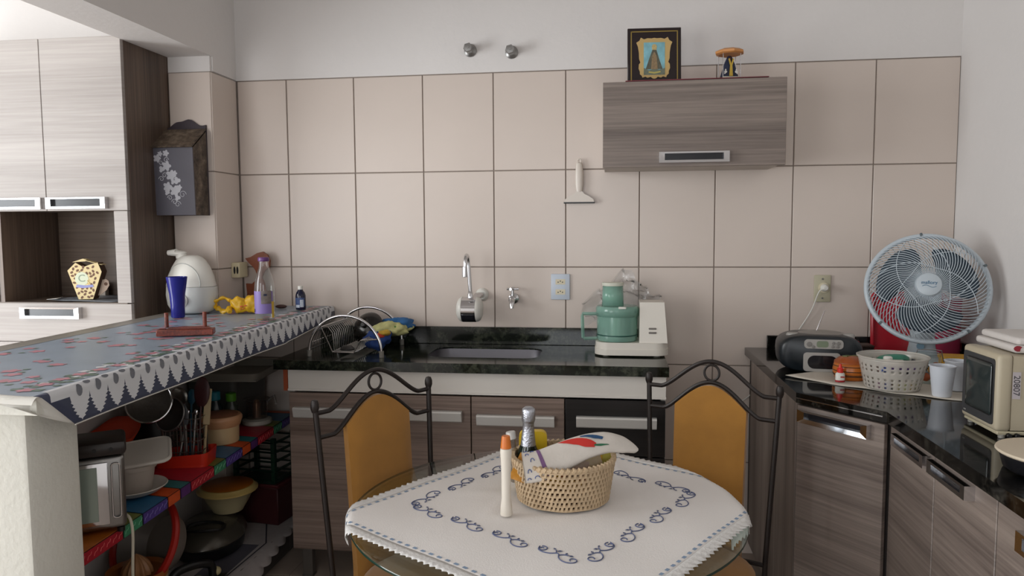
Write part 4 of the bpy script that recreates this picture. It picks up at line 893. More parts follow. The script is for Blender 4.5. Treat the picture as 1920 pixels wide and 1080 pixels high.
b = B(); b.lathe([(0.0995, 0.096), (0.1035, 0.098), (0.104, 0.102), (0.1005, 0.103), (0.099, 0.099)], 60); obj('rim', b, CL, bk)
def inb(x, y, q=0.004): return (2.318+x, -0.800+y, KZ+0.0040+q)
jr = thing('white_jar', 'white screw-top jar in the perforated basket', 'jar', inb(0.0, -0.005, 0.036))
b = B(); b.lathe([(0, 0), (0.026, 0), (0.028, 0.003), (0.028, 0.036), (0, 0.036)], 24); obj('jar_body', b, WHITE, jr)
b = B(); b.lathe([(0.030, 0.0355), (0.030, 0.050), (0.028, 0.053), (0, 0.053)], 24); obj('lid', b, WHITE, jr)
pt_ = thing('white_pump_cap', 'white flip-cap tube end rising left of the white jar in the basket', 'tube', inb(-0.022, -0.022, 0.062))
b = B(); b.cyl(0.013, 0, 0.040, 18, None, 0.003); obj('cap', b, WHITE, pt_); b = B(); b.cyl(0.010, -0.05, -0.0005, 14); obj('tube_body', b, mat('pale_tube', '#c9c2bb', 0.5), pt_)
tb = thing('purple_tube', 'purple and white cream tube with blue end lying across the basket', 'tube', inb(0.0, -0.060, 0.070), rot=(0, R(90), R(6)))
b = B(); b.lathe([(0, -0.04), (0.0095, -0.038), (0.0098, 0.012), (0.0098, 0.045), (0, 0.046)], 14); obj('tube_body', b, mat('violet_tube', '#4c2f6b', 0.4), tb)
b = B(); b.cyl(0.0105, -0.058, -0.0405, 14, None, 0.002); obj('blue_end', b, mat('royal_blue', '#253f86', 0.4), tb)
gd = thing('green_cover', 'green plastic lid behind the white jar in the basket', 'lid', inb(0.015, 0.040, 0.072), rot=(R(-20), 0, 0))
b = B(); b.lathe([(0.046, 0), (0.048, 0.002), (0.048, 0.014), (0.040, 0.020), (0, 0.021)], 28); obj('disc', b, mat('jade_plastic', '#2f7660', 0.4), gd)
bl_ = thing('small_bottle', 'small dark nail-varnish bottle leaning behind the white jar in the basket', 'bottle', inb(0.040, 0.0, 0.030), rot=(R(12), R(15), 0))
b = B(); b.cyl(0.012, 0, 0.034, 14, None, 0.003); obj('glass', b, mat('dark_varnish', '#1b1a26', 0.2), bl_); b = B(); b.cyl(0.006, 0.0345, 0.066, 12, None, 0.001); obj('cap', b, BLACK, bl_)
for i, (x, y, c, nm) in enumerate(((-0.05, -0.035, '#a8899a', 'mauve'), (-0.030, -0.052, '#6a6f9a', 'slate blue'), (-0.008, -0.058, '#c9c2a2', 'cream'), (0.014, -0.056, '#b9bd8c', 'pale lime'), (0.036, -0.048, '#c7b58c', 'straw'), (0.054, -0.030, '#a3a878', 'moss'), (-0.02, -0.02, '#3a3a48', 'charcoal'), (0.022, -0.022, '#54404e', 'plum'))):
    t_ = thing('thread_spool', '%s thread spool at the bottom of the perforated basket' % nm, 'spool', inb(x, y, 0.0035), group='thread spools in the basket')
    b = B(); b.cyl(0.0095, 0.002, 0.026, 12); obj('thread', b, mat('thread_'+nm.replace(' ', '_'), c, 0.8), t_)
    b = B(); b.cyl(0.0105, 0, 0.0018, 12); b.cyl(0.0105, 0.0262, 0.028, 12); obj('bobbin', b, WHITE, t_)

# disposable cups: two nested
CUP = mat('bluish_white_cup', '#cfd3da', 0.35, var=0.01, spec=0.4)
def cup(loc, label, rot=None):
    c = thing('plastic_cup', label, 'cup', loc, group='white disposable cups', rot=rot)
    b = B(); b.lathe([(0, 0.0), (0.024, 0.0), (0.0255, 0.003), (0.0345, 0.088), (0.0365, 0.088), (0.037, 0.091), (0.0335, 0.0915), (0.0245, 0.006), (0, 0.005)], 32); obj('cup_wall', b, CUP, c); return c
cup((2.420, -0.905, KZ+0.004), 'white disposable plastic cup standing alone at the front edge beside the monitor')
cup((2.500, -0.815, KZ+0.0045), 'white disposable plastic cup half hidden behind the front cup')
mc = thing('maroon_canister', 'tall maroon canister behind the plastic cups', 'canister', (2.600, -0.860, KZ+0.0005))
b = B(); b.lathe([(0, 0), (0.050, 0), (0.053, 0.004), (0.053, 0.115), (0.050, 0.118), (0, 0.118)], 28); obj('canister_body', b, mat('maroon_tin', '#5e3234', 0.45, var=0.08), mc)
b = B(); b.lathe([(0.0545, 0.1165), (0.0545, 0.126), (0.05, 0.129), (0, 0.129)], 28); obj('lid', b, mat('dark_maroon_lid', '#472326', 0.4), mc)
gj = thing('glass_jar', 'glass jar of coloured sweets with wire clasp behind the basket', 'jar', (2.462, -0.700, KZ+0.004))
b = B(); b.lathe([(0, 0), (0.036, 0), (0.038, 0.003), (0.038, 0.080), (0.034, 0.086)], 28); obj('jar_wall', b, GLASS, gj)
b = B(); b.lathe([(0.0365, 0.084), (0.0365, 0.094), (0.03, 0.098), (0, 0.099)], 28); obj('lid', b, GLASS, gj)
b = B(); b.tube([(-0.05, -0.02, 0.075), (-0.045, -0.03, 0.110), (0.0, -0.036, 0.112), (0.024, -0.036, 0.108), (0.034, -0.03, 0.072)], 0.0016, 6); obj('wire_clasp', b, STEEL, gj)
for i, (c, r, x, y, q) in enumerate((('#b5532a', 0.014, -0.012, -0.018, 0.020), ('#4c6a34', 0.014, 0.016, -0.014, 0.022), ('#c58a2a', 0.013, 0.002, -0.020, 0.045), ('#2d3a2c', 0.015, -0.014, -0.012, 0.054), ('#a85a2a', 0.012, 0.018, -0.014, 0.056))):
    b = B(); b.sph(r, T(x, y, q), 12, (1, 0.8, 1)); obj('sweet', b, mat('sweet_%s' % c[1:], c, 0.5), gj)
ch = thing('yellow_tub', 'yellow plastic tub standing behind the glass jar at the foot of the fan', 'tub', (2.620, -0.545, KZ+0.0005), rz=R(-12))
b = B(); b.prism(rrect(-0.055, 0.055, -0.035, 0.035, 0.014), 0, 0.055); obj('tub_body', b, mat('amber_plastic', '#b7861d', 0.4, var=0.08), ch)
b = B(); b.prism(rrect(-0.058, 0.058, -0.038, 0.038, 0.015), 0.0555, 0.066); obj('lid', b, mat('yellow_lid', '#c2922a', 0.4, var=0.08), ch)
bx = thing('dark_wooden_box', 'small dark wooden box with red bead knob behind the radio', 'box', (2.415, -0.135, KZ+0.0005))
b = B(); b.box(-0.06, 0.06, -0.035, 0.035, 0, 0.030, 0.002); obj('box_body', b, mat('dark_wood', '#2c1d17', 0.5, var=0.1), bx)
b = B(); b.box(-0.062, 0.062, -0.037, 0.037, 0.0305, 0.040, 0.002); obj('lid', b, mat('dark_wood_lid', '#37241b', 0.5, var=0.1), bx)
b = B(); b.sph(0.007, T(0.01, 0, 0.046), 12); obj('bead_knob', b, mat('red_bead', '#7c1d1a', 0.35), bx)
rt = thing('red_tray', 'rose-red plastic tray leaning on the tiled wall behind the fan', 'tray', (2.655, -0.050, KZ+0.001), rot=(R(-6), 0, R(-5)))
RED = mat('rose_red_plastic', '#b3202f', 0.22, var=0.04)
b = B(); b.prism(rrect(-0.145, 0.125, 0.0, 0.235, 0.022), 0, 0.006, XZ); obj('board', b, RED, rt)
b = B(); o_ = rrect(-0.145, 0.125, 0.0, 0.235, 0.022); b.tube([(x*1.0, -0.010, q) for x, q in o_], 0.008, 8, True); obj('rim', b, RED, rt)
pk = thing('pink_canister', 'glossy pink-red cylinder canister standing beside the red tray behind the fan', 'canister', (2.752, -0.150, KZ+0.0005))
b = B(); b.lathe([(0, 0), (0.042, 0), (0.044, 0.003), (0.044, 0.218), (0.040, 0.222), (0, 0.222)], 32); obj('canister_body', b, mat('pink_red_plastic', '#b4405c', 0.15), pk)
b = B(); b.lathe([(0.0455, 0.214), (0.0455, 0.226), (0.042, 0.229), (0, 0.229)], 32); obj('lid', b, mat('pink_lid', '#a53a54', 0.2), pk)

# ------------------------------------------------------------------ fan
FHD = Vector((2.578, -0.375, 1.203))
fn = thing('table_fan', 'white table fan with dark blue blades and spiral wire guard in the corner', 'fan', (2.60, -0.315, KZ+0.0005), rz=R(-10))
FW_ = mat('fan_white_plastic', '#bcc6cd', 0.35, var=0.01); FB = mat('dark_blue_blade', '#2b3c4a', 0.3, var=0.05)
base = Vector((2.60, -0.315, KZ+0.0005)); Fi = (Matrix.Translation(base) @ Matrix.Rotation(R(-10), 4, 'Z')).inverted()
HM = Fi @ Matrix.Translation(FHD) @ Matrix.Rotation(R(-15), 4, 'Z') @ Matrix.Rotation(R(-17), 4, 'X')     # hub frame: faces local -y, tilted back
FR = 0.196
def ring(r, y, t): return [(r*math.cos(a), y, r*math.sin(a)) for a in [2*math.pi*i/64 for i in range(64)]], t
b = B(); b.tube([(FR*math.cos(a), 0.0, FR*math.sin(a)) for a in [2*math.pi*i/72 for i in range(72)]], 0.0095, 10, True, M=HM); obj('guard_rim', b, FW_, fn)
def dome(r, front): s = math.sqrt(max(0, 1-(r/FR)**2)); return (-0.055*s-0.004) if front else (0.085*s**0.7+0.004)
b = B(); N_ = 72
for k in range(N_):
    pts = []
    for i in range(13):
        t = i/12; r = 0.042+(FR-0.044)*t; a = 2*math.pi*k/N_ + 0.95*t**1.15; pts.append((r*math.cos(a), dome(r, True), r*math.sin(a)))
    b.tube(pts, 0.0014, 4, M=HM)
obj('front_spokes', b, FW_, fn, kind='stuff')
b = B()
for k in range(60):
    a = 2*math.pi*k/60; b.tube([((0.05+(FR-0.052)*t)*math.cos(a+0.3*t), dome(0.05+(FR-0.052)*t, False), (0.05+(FR-0.052)*t)*math.sin(a+0.3*t)) for t in [i/8 for i in range(9)]], 0.0012, 4, M=HM)
obj('rear_spokes', b, FW_, fn, kind='stuff')
for k in range(5):                                              # looping brace wires of the guard
    b = B(); pts = []
    for i in range(33):
        t = i/32; a = 2*math.pi*(k/5) + 3.6*(t-0.5); r = 0.180-0.115*(1-abs(2*t-1)**1.8); pts.append((r*math.cos(a), dome(r, True)-0.0015, r*math.sin(a)))
    b.tube(pts, 0.0014, 5, M=HM); obj('guard_loop', b, FW_, fn)
b = B(); b.lathe([(0, 0.074), (0.026, 0.073), (0.040, 0.067), (0.0435, 0.060), (0.0435, 0.056), (0, 0.056)], 32, HM @ Matrix.Rotation(R(90), 4, 'X')); hc = obj('hub_cap', b, FW_, fn)
text('brand_lettering', 'mallory', 0.017, HM @ T(0, -0.0748, 0.004) @ FACE, mat('fan_blue_print', '#3c6f92', 0.4), hc)
b = B(); b.tube([(-0.022+0.044*t, -0.0748, -0.009+0.004*math.sin(t*6.3)) for t in [i/12 for i in range(13)]], 0.0007, 4, M=HM); obj('brand_wave', b, mat('fan_blue_print', '#3c6f92', 0.4), hc)
for k in range(3):
    b = B(); a0 = R([148, 28, -92][k])
    def blade(u, v):
        r = 0.035+0.128*v; w = (0.46+0.44*math.sin(min(1, v*1.1)*math.pi*0.62))*(1 if v < 0.9 else 1-(v-0.9)*3.2)
        a = a0 + (u-0.5)*2*w*0.95 + 0.30*v - 0.15
        return Vector((r*math.cos(a), -0.012+0.045*(u-0.5)*(1-0.35*v)+0.012, r*math.sin(a)))
    b.sheet(blade, 12, 12, HM); solid(obj('blade', b, FB, fn, 60), 0.002, 0)
b = B(); b.lathe([(0, -0.012), (0.036, -0.012), (0.040, 0.0), (0.036, 0.03), (0, 0.034)], 28, HM @ Matrix.Rotation(R(90), 4, 'X')); obj('blade_boss', b, FB, fn)
b = B(); b.lathe([(0, -0.185), (0.035, -0.182), (0.055, -0.165), (0.062, -0.10), (0.052, -0.088), (0, -0.088)], 28, HM @ Matrix.Rotation(R(90), 4, 'X')); obj('motor_housing', b, FW_, fn)
b = B(); b.lathe([(0, 0.025), (0.052, 0.025), (0.045, 0.06), (0.038, 0.14), (0.032, 0.20), (0.026, 0.235), (0, 0.24)], 28, T(0.002, 0.04, 0), 1, 0.8); nk = obj('neck', b, FW_, fn)
b = B(); b.cyl(0.013, 0.0, 0.006, 18, T(-0.012, -0.002, 0.062) @ Matrix.Rotation(R(83), 4, 'X')); obj('blue_badge', b, mat('pale_blue_badge', '#7fa0b4', 0.4), nk)
b = B(); b.lathe([(0, 0), (0.105, 0), (0.108, 0.006), (0.095, 0.018), (0.06, 0.028), (0, 0.030)], 36, T(0, 0.03, 0)); obj('foot', b, FW_, fn)
for a in (R(95), R(25), R(222), R(-50)):
    b = B(); b.box(-0.006, 0.006, -0.012, 0.004, -0.004, 0.004, 0.001, M=HM @ T((FR+0.004)*math.cos(a), 0, (FR+0.004)*math.sin(a), ry=-a)); obj('rim_clip', b, mat('grey_clip', '#5a6468', 0.5), fn)

# ------------------------------------------------------------------ small beige monitor facing the room
tv = thing('small_television', 'small beige tube television with dark screen and a pasted number label', 'television', (2.352, -1.180, KZ+0.0005), rz=R(-90))
BEI = mat('beige_plastic', '#b3a891', 0.45, var=0.03); SCR = mat('dark_grey_screen', '#2a3232', 0.12, spec=0.6); BEZ = mat('charcoal_bezel', '#37383a', 0.4)
# local: x runs towards the camera along the screen, -y is the way the screen faces, y runs to the wall
w_, h_ = 0.176, 0.186; z0 = 0.016
b = B(); b.box(0, w_, 0.0, 0.035, z0, z0+h_, 0.010, 3)
b.add([(0.004, 0.034, z0+0.004), (w_-0.003, 0.034, z0+0.004), (w_-0.003, 0.034, z0+h_-0.004), (0.004, 0.034, z0+h_-0.004), (0.012, 0.26, z0+0.006), (w_-0.008, 0.26, z0+0.006), (w_-0.008, 0.26, z0+h_-0.012), (0.012, 0.26, z0+h_-0.012)], [(0,1,2,3),(7,6,5,4),(0,4,5,1),(1,5,6,2),(2,6,7,3),(3,7,4,0)]); obj('housing', b, BEI, tv)
b = B(); b.prism(rrect(0.012, w_-0.012, z0+0.014, z0+h_-0.014, 0.008), -0.002, 0.003, XZ); bz = obj('bezel', b, BEZ, tv)
b = B(); b.prism(rrect(0.030, w_-0.014, z0+0.034, z0+h_-0.024, 0.016), 0.003, 0.0042, XZ); obj('screen_surround', b, BLACK, bz)
def scr(u, v):
    x = 0.033+(w_-0.050)*u; q = z0+0.037+(h_-0.064)*v; return Vector((x, -0.0046-0.005*(1-(2*u-1)**2)*(1-(2*v-1)**2), q))
b = B(); b.sheet(scr, 14, 14); solid(obj('screen', b, SCR, bz), 0.001, 1)
b = B(); b.box(0.024, 0.034, -0.0042, -0.003, z0+0.020, z0+0.0225); obj('badge', b, SILV, bz)
b = B(); b.box(0.006, w_-0.004, 0.006, 0.25, 0.008, z0+0.001, 0.002); obj('plinth', b, mat('beige_base', '#b9b095', 0.5), tv)
for x, y in ((0.015, 0.02), (w_-0.012, 0.02), (0.015, 0.22), (w_-0.012, 0.22)):
    b = B(); b.cyl(0.008, 0, 0.009, 12, T(x, y, 0)); obj('foot', b, mat('clear_grey_foot', '#8f8c84', 0.3), tv)
for y in (0.030, 0.048):
    b = B(); b.cyl(0.0058, 0, 0.010, 14, T(w_-0.004, y, 0.0085, ry=R(90)), 0.001); obj('knob', b, BLACK, tv)
SIDE = Matrix(((0,0,1,0),(1,0,0,0),(0,1,0,0),(0,0,0,1)))      # drawing plane on the side towards the camera (local +x)
b = B(); b.box(w_-0.0028, w_-0.0018, 0.034, 0.052, 0.096, 0.160); lb = obj('number_label', b, mat('paper_label', '#b7afb1', 0.7), tv)
text('label_number', '20807', 0.0195, T(w_-0.0016, 0.0425, 0.128) @ SIDE @ Matrix.Rotation(R(-90), 4, 'Z'), mat('label_ink', '#3a383c', 0.7), lb, 0.0002)
tcz = thing('folded_towel', 'folded white cloth with small red and dark prints on top of the television', 'cloth', (2.53, -1.235, KZ+0.199))
b = B(); b.box(-0.125, 0.165, -0.085, 0.11, 0, 0.018, 0.007, 3); obj('lower_fold', b, mat('white_towel', '#cfc9c4', 0.95, var=0.03, bump=0.6, bs=120), tcz)
b = B(); b.box(-0.115, 0.165, -0.075, 0.105, 0.0185, 0.036, 0.008, 3); obj('upper_fold', b, mat('white_towel', '#cfc9c4', 0.95), tcz)
for i, (x, y, c) in enumerate(((-0.118, -0.084, '#8d2b35'), (-0.09, -0.086, '#4a3a44'), (-0.02, -0.087, '#4a3a44'), (0.04, -0.087, '#8d2b35'))):
    b = B(); b.prism([(x+0.010*math.cos(a)*(1 if int(a*3) % 2 else 0.5), 0.012+0.007*math.sin(a)) for a in [k*math.pi/5 for k in range(10)]], -y+0.0005, -y+0.0025, XZ); obj('print_motif', b, mat('towel_print_%s' % c[1:], c, 0.9), tcz)

pn = thing('lidded_pan', 'low dark pan with pale flat lid at the right edge of the worktop', 'pan', (2.352, -1.605, KZ+0.0005))
b = B(); b.lathe([(0, 0), (0.088, 0), (0.095, 0.005), (0.103, 0.034), (0.103, 0.037)], 36); obj('pan_body', b, mat('dark_pan', '#17171a', 0.25), pn)
b = B(); b.lathe([(0.107, 0.036), (0.110, 0.039), (0.108, 0.043), (0.06, 0.047), (0, 0.048)], 40); obj('lid', b, mat('cream_lid', '#cdbfa9', 0.5), pn)

# ================================================================== chairs
PADM = mat('ochre_suede', '#9c6c28', 0.9, var=0.10, vs=14, bump=0.5, bs=38, sheen=0.3)
def make_chair(label, loc, rz, w, padname):
    c = thing('dining_chair', label, 'chair', loc, rz, group='iron dining chairs round the glass table')
    Zt = 0.95; H = 0.5*w
    def hw(z): return H - (Zt-z)*0.045
    def yl(z): return -(Zt-z)*0.07 if z > 0.44 else -(Zt-0.44)*0.07 + (0.44-z)*0.10
    def P(x, z, dy=0): return Vector((x, yl(z)+dy, z))
    for s in (-1, 1):
        b = B(); zs = [0.0, 0.2, 0.40, 0.44, 0.6, 0.8, Zt-0.012]; b.tube([P(s*hw(z), z) for z in zs], 0.0078, 10); obj('rear_post', b, IRON, c)
        b = B(); b.lathe([(0, -0.020), (0.008, -0.019), (0.0115, -0.008), (0.0115, 0.004), (0.008, 0.014), (0, 0.017)], 14, T(*P(s*hw(Zt), Zt-0.012))); obj('finial', b, IRON, c)
    def arch(zend, zpk, flat, k):
        pts = []
        for i in range(49):
            u = -1+2*i/48; a = abs(u)
            if a > 1-flat: z = zend
            else:
                t = a/(1-flat); z = zend + (zpk-zend)*(0.5+0.5*math.cos(math.pi*t))**0.72
            pts.append(P(u*hw(z), z))
        return pts
    top = arch(Zt-0.034, Zt+0.054, 0.20, 1); low = arch(Zt-0.100, Zt-0.008, 0.24, 1)
    for nm, p_ in (('top_arch', top), ('lower_arch', low)):
        b = B(); b.tube(p_, 0.0066, 8, up=(0, 1, 0)); obj(nm, b, IRON, c)
    b = B(); b.tube([P(0.0225*math.cos(a), Zt+0.0205+0.0235*math.sin(a)) for a in [2*math.pi*i/32 for i in range(32)]], 0.0038, 8, True); obj('ring', b, IRON, c)
    # upholstered back panel, arched top
    PW_ = 0.275*w; n = 14
    ol = []
    for i in range(n+1):
        u = -1+2*i/n; x = u*PW_
        a = abs(x)/hw(Zt-0.05); t = a/0.76; z = (Zt-0.100) + 0.092*(0.5+0.5*math.cos(math.pi*min(1, t)))**0.72 - 0.008
        ol.append((x, z))
    b = B(); vs = []; fs = []
    th = 0.018
    zb = 0.37; rows = 10
    for side in (-1, 1):
        for j in range(rows+1):
            for i in range(n+1):
                x, zt = ol[i]; z = zb+(zt-zb)*j/rows; sc = 1-(Zt-z)*0.07; e = (1-abs(2*i/n-1)**6)*(1-abs(2*j/rows-1)**10)
                vs.append(P(x*sc, z, side*(0.010+0.010*e)))
    W1 = (n+1)*(rows+1)
    for j in range(rows):
        for i in range(n):
            a = j*(n+1)+i; q = (a, a+1, a+n+2, a+n+1); fs.append(q); fs.append(tuple(W1+k for k in q[::-1]))
    edge = [i for i in range(n+1)]+[j*(n+1)+n for j in range(1, rows+1)]+[rows*(n+1)+i for i in range(n-1, -1, -1)]+[j*(n+1) for j in range(rows-1, 0, -1)]
    for k in range(len(edge)):
        a, d = edge[k], edge[(k+1) % len(edge)]; fs.append((a, W1+a, W1+d, d))
    b.add(vs, fs); obj('back_panel', b, PADM, c, 50)
    y0 = yl(0.44)
    b = B(); b.tube([P(-hw(0.44), 0.43), P(hw(0.44), 0.43)], 0.007, 8); b.tube([Vector((x*1.0, y0-0.02+q, 0.425)) for x, q in [(0.19*math.cos(a), -0.18+0.19*math.sin(a)) for a in [2*math.pi*i/28 for i in range(28)]]], 0.007, 8, True); obj('seat_frame', b, IRON, c)
    b = B(); b.lathe([(0, 0.432), (0.18, 0.433), (0.195, 0.445), (0.193, 0.462), (0.17, 0.476), (0, 0.482)], 32, T(0, y0-0.20, 0)); obj('seat', b, PADM, c)
    for s in (-1, 1):
        b = B(); b.tube([(s*0.135, y0-0.33, 0.428), (s*0.150, y0-0.355, 0.25), (s*0.165, y0-0.375, 0.0)], 0.0075, 8); obj('front_leg', b, IRON, c)
    return c
make_chair('iron chair with ochre padded back, standing in front of the sink cabinet beside the bar', (0.780, -1.190, FZ), R(56.5), 0.408, 'a')
make_chair('iron chair with ochre padded back, standing in front of the grey corner cabinet', (1.749, -0.962, FZ), R(-24.6), 0.396, 'b')

# ================================================================== glass table
TC = Vector((1.294, -1.4535, 0)); TR = 0.472; TZ = 0.750
tbl = thing('glass_table', 'round glass-topped dining table with green-edged top on an iron base', 'table', (TC.x, TC.y, FZ))
b = B(); b.lathe([(0, TZ-FZ-0.012), (TR-0.003, TZ-FZ-0.012), (TR, TZ-FZ-0.009), (TR, TZ-FZ-0.004), (TR-0.006, TZ-FZ), (0, TZ-FZ)], 96); obj('glass_top', b, TGLASS, tbl)
b = B(); b.lathe([(TR+0.0004, TZ-FZ-0.0095), (TR+0.001, TZ-FZ-0.008), (TR+0.001, TZ-FZ-0.005), (TR+0.0004, TZ-FZ-0.0035)], 96); obj('green_glass_edge', b, mat('dark_green_glass_edge', '#1d352c', 0.1), tbl)
b = B(); b.tube([(0.20*math.cos(a), 0.20*math.sin(a), TZ-FZ-0.0215) for a in [2*math.pi*i/40 for i in range(40)]], 0.0085, 8, True); obj('support_ring', b, IRON, tbl)
b = B(); b.tube([(0.12*math.cos(a), 0.12*math.sin(a), 0.36) for a in [2*math.pi*i/32 for i in range(32)]], 0.007, 8, True); obj('middle_ring', b, IRON, tbl)
for k in range(4):
    a = R(45+90*k); b = B(); b.tube([(r*math.cos(a), r*math.sin(a), q) for r, q in ((0.20, TZ-FZ-0.029), (0.19, 0.62), (0.13, 0.44), (0.105, 0.36), (0.13, 0.24), (0.22, 0.08), (0.26, 0.008))], 0.0085, 8); obj('leg', b, IRON, tbl)

# embroidered cloth
CA, CB = Vector((0.53, 0.848, 0)).normalized(), Vector((0.848, -0.53, 0)).normalized()
CC = Vector((1.313, -1.42, 0))
A0, A1, B0, B1 = -0.425, 0.390, -0.337, 0.410
def wr(a, c):
    return 0.0030*math.exp(-((a+c-0.30)/0.018)**2)*math.exp(-((a-0.25)/0.15)**2) + 0.0028*math.exp(-((c+0.12+0.3*a)/0.016)**2)*math.exp(-((a+0.05)/0.14)**2) + 0.0018*math.sin(a*17+c*9+1.0)*math.sin(c*13-a*6) + 0.0022*math.exp(-((a-0.6*c-0.02)/0.028)**2)*math.exp(-((c+0.02)/0.2)**2) + 0.0020*math.exp(-((a+0.9*c-0.10)/0.020)**2)*math.exp(-((a-0.1)/0.12)**2)
def tcl(a, c, off=0.0):
    p = CC + CA*a + CB*c; d = p - TC; d.z = 0; r = d.length; R0 = TR - 0.004
    if r <= R0: return Vector((p.x, p.y, TZ + 0.0032 + wr(a, c) + off))
    u = d/r; s = r - R0; q = 0.012
    if s < q*1.57: x = R0 + q*math.sin(s/q)+off*math.sin(s/q); z = TZ + 0.0032 - q*(1-math.cos(s/q)) + off*math.cos(s/q)
    else: x = R0 + q + off; z = TZ + 0.0032 - q - (s-q*1.57)
    ang = math.atan2(d.y, d.x)
    x += min(s, 0.08)*0.10*math.sin(ang*23)
    return Vector((TC.x+u.x*x, TC.y+u.y*x, z + wr(a, c)*0.2))
tc_ = thing('embroidered_tablecloth', 'square off-white tablecloth with blue scroll embroidery and lace edge on the glass table', 'tablecloth', (0, 0, 0))
LIN = mat('off_white_linen', '#ebe7e3', 0.95, var=0.02, vs=5, bump=0.25, bs=300); LACEW = mat('white_crochet_lace', '#dbd9d6', 0.95, var=0.04, vs=90, bump=0.9, bs=160)
b = B(); b.sheet(lambda u, v: tcl(A0+(A1-A0)*u, B0+(B1-B0)*v), 84, 80); solid(obj('linen_panel', b, LIN, tc_, 60), 0.0012, 1)
b = B()
def edge(side, s, w):                                            # s 0..1 along a side, w outward metres
    if side == 0: return (A0-w, B0+(B1-B0)*s)
    if side == 1: return (A0+(A1-A0)*s, B1+w)
    if side == 2: return (A1+w, B1+(B0-B1)*s)
    return (A1+(A0-A1)*s, B0-w)
for side in range(4):
    n = 216
    def lp(u, v):
        w = (0.024 + 0.008*abs(((u*n/5) % 1)-0.5)*2)*v
        a, c = edge(side, u, w); p = tcl(a, c, 0.0006); p.z += 0.0007*math.sin(u*n*1.05)*v; return p
    b.sheet(lp, n, 3)
    # corner fan
for (a, c, sa, sb) in ((A0, B0, -1, -1), (A0, B1, -1, 1), (A1, B1, 1, 1), (A1, B0, 1, -1)):
    b.sheet(lambda u, v: tcl(a+sa*0.027*v*math.cos(u*1.5708), c+sb*0.027*v*math.sin(u*1.5708), 0.0006), 8, 3)
solid(obj('lace_edge', b, LACEW, tc_, 60), 0.0012, 0)
STITCH = mat('blue_embroidery', '#59617f', 0.9, var=0.1, vs=120); RIB = mat('blue_ribbon', '#8a9fb8', 0.8, var=0.1, vs=60)
b = B()
for side in range(4):
    L_ = (B1-B0) if side in (0, 2) else (A1-A0); n = int(L_/0.0235)
    for k in range(n):
        s = (k+0.5)/n; ds = 0.0056/L_
        q = [edge(side, s-ds, -0.013), edge(side, s+ds, -0.013), edge(side, s+ds, -0.0055), edge(side, s-ds, -0.0055)]
        pts = [tcl(a, c, 0.0010) for a, c in q]; b.fan(pts if (pts[1]-pts[0]).cross(pts[2]-pts[1]).z > 0 else pts[::-1])
obj('ribbon_stitches', b, RIB, tc_, kind='stuff')
def seg_scroll():
    P_ = []
    for i in range(16): t = i/15; a = 5.6*(1-t)+3.14*t*1.0; r = 0.020+0.075*t; P_.append((0.10+r*math.cos(-a+3.3)*1.1, 0.06+r*math.sin(-a+3.3)))
    return P_
def scroll(flip):
    """One embroidered S-scroll in unit coordinates: x along 0..1, y outward."""
    lines = []
    sp = [(0.12+(0.03+0.075*t)*math.cos(R(60+430*t)), 0.04+(0.03+0.085*t)*math.sin(R(60+430*t))) for t in [i/20 for i in range(21)]]
    lines.append([(x, y) for x, y in sp] )
    lines.append([(0.02, 0.10), (0.06, 0.0), (0.13, -0.06), (0.24, -0.08), (0.36, -0.05), (0.45, 0.03), (0.50, 0.02), (0.54, -0.04), (0.60, -0.12), (0.70, -0.18), (0.82, -0.19), (0.91, -0.13), (0.93, -0.04), (0.88, 0.02), (0.81, 0.01), (0.79, -0.05), (0.83, -0.09)])
    lines.append([(0.44, 0.02), (0.40, 0.10), (0.36, 0.14)]); lines.append([(0.53, -0.02), (0.60, 0.05), (0.68, 0.07)])
    leaves = [((0.36, 0.14), (0.28, 0.18)), ((0.41, 0.10), (0.50, 0.17)), ((0.64, 0.06), (0.60, 0.15)), ((0.68, 0.07), (0.80, 0.08))]
    return lines, leaves
b = B(); E_ = 0.255
for side in range(4):
    for k in range(4):
        o0 = -E_ + 2*E_*(k+0.08)/4.0; ln = 2*E_/4*0.90
        def place(x, y):
            if side % 2 == 1: x = 1-x
            s = o0+x*ln; w = y*ln*0.95
            a, c = [(-E_-(-w), s), (s, E_-w), (E_-w, -s), (-s, -E_+w)][side]
            return tcl(a, c, 0.0008)
        lines, leaves = scroll(0)
        for l in lines: b.tube([place(*p) for p in smooth_path([(x, y, 0) for x, y in l], 3) for p in [(p.x, p.y)]], 0.00145, 4)
        for (x0, y0), (x1, y1) in leaves:
            dx, dy = x1-x0, y1-y0; m_ = (-dy*0.30, dx*0.30)
            pts = [place(x0, y0), place((x0+x1)/2+m_[0], (y0+y1)/2+m_[1]), place(x1, y1), place((x0+x1)/2-m_[0], (y0+y1)/2-m_[1])]
            pts = [p+Vector((0, 0, 0.0008)) for p in pts]; b.fan(pts if (pts[1]-pts[0]).cross(pts[2]-pts[1]).z > 0 else pts[::-1])
obj('scroll_embroidery', b, STITCH, tc_, kind='stuff')

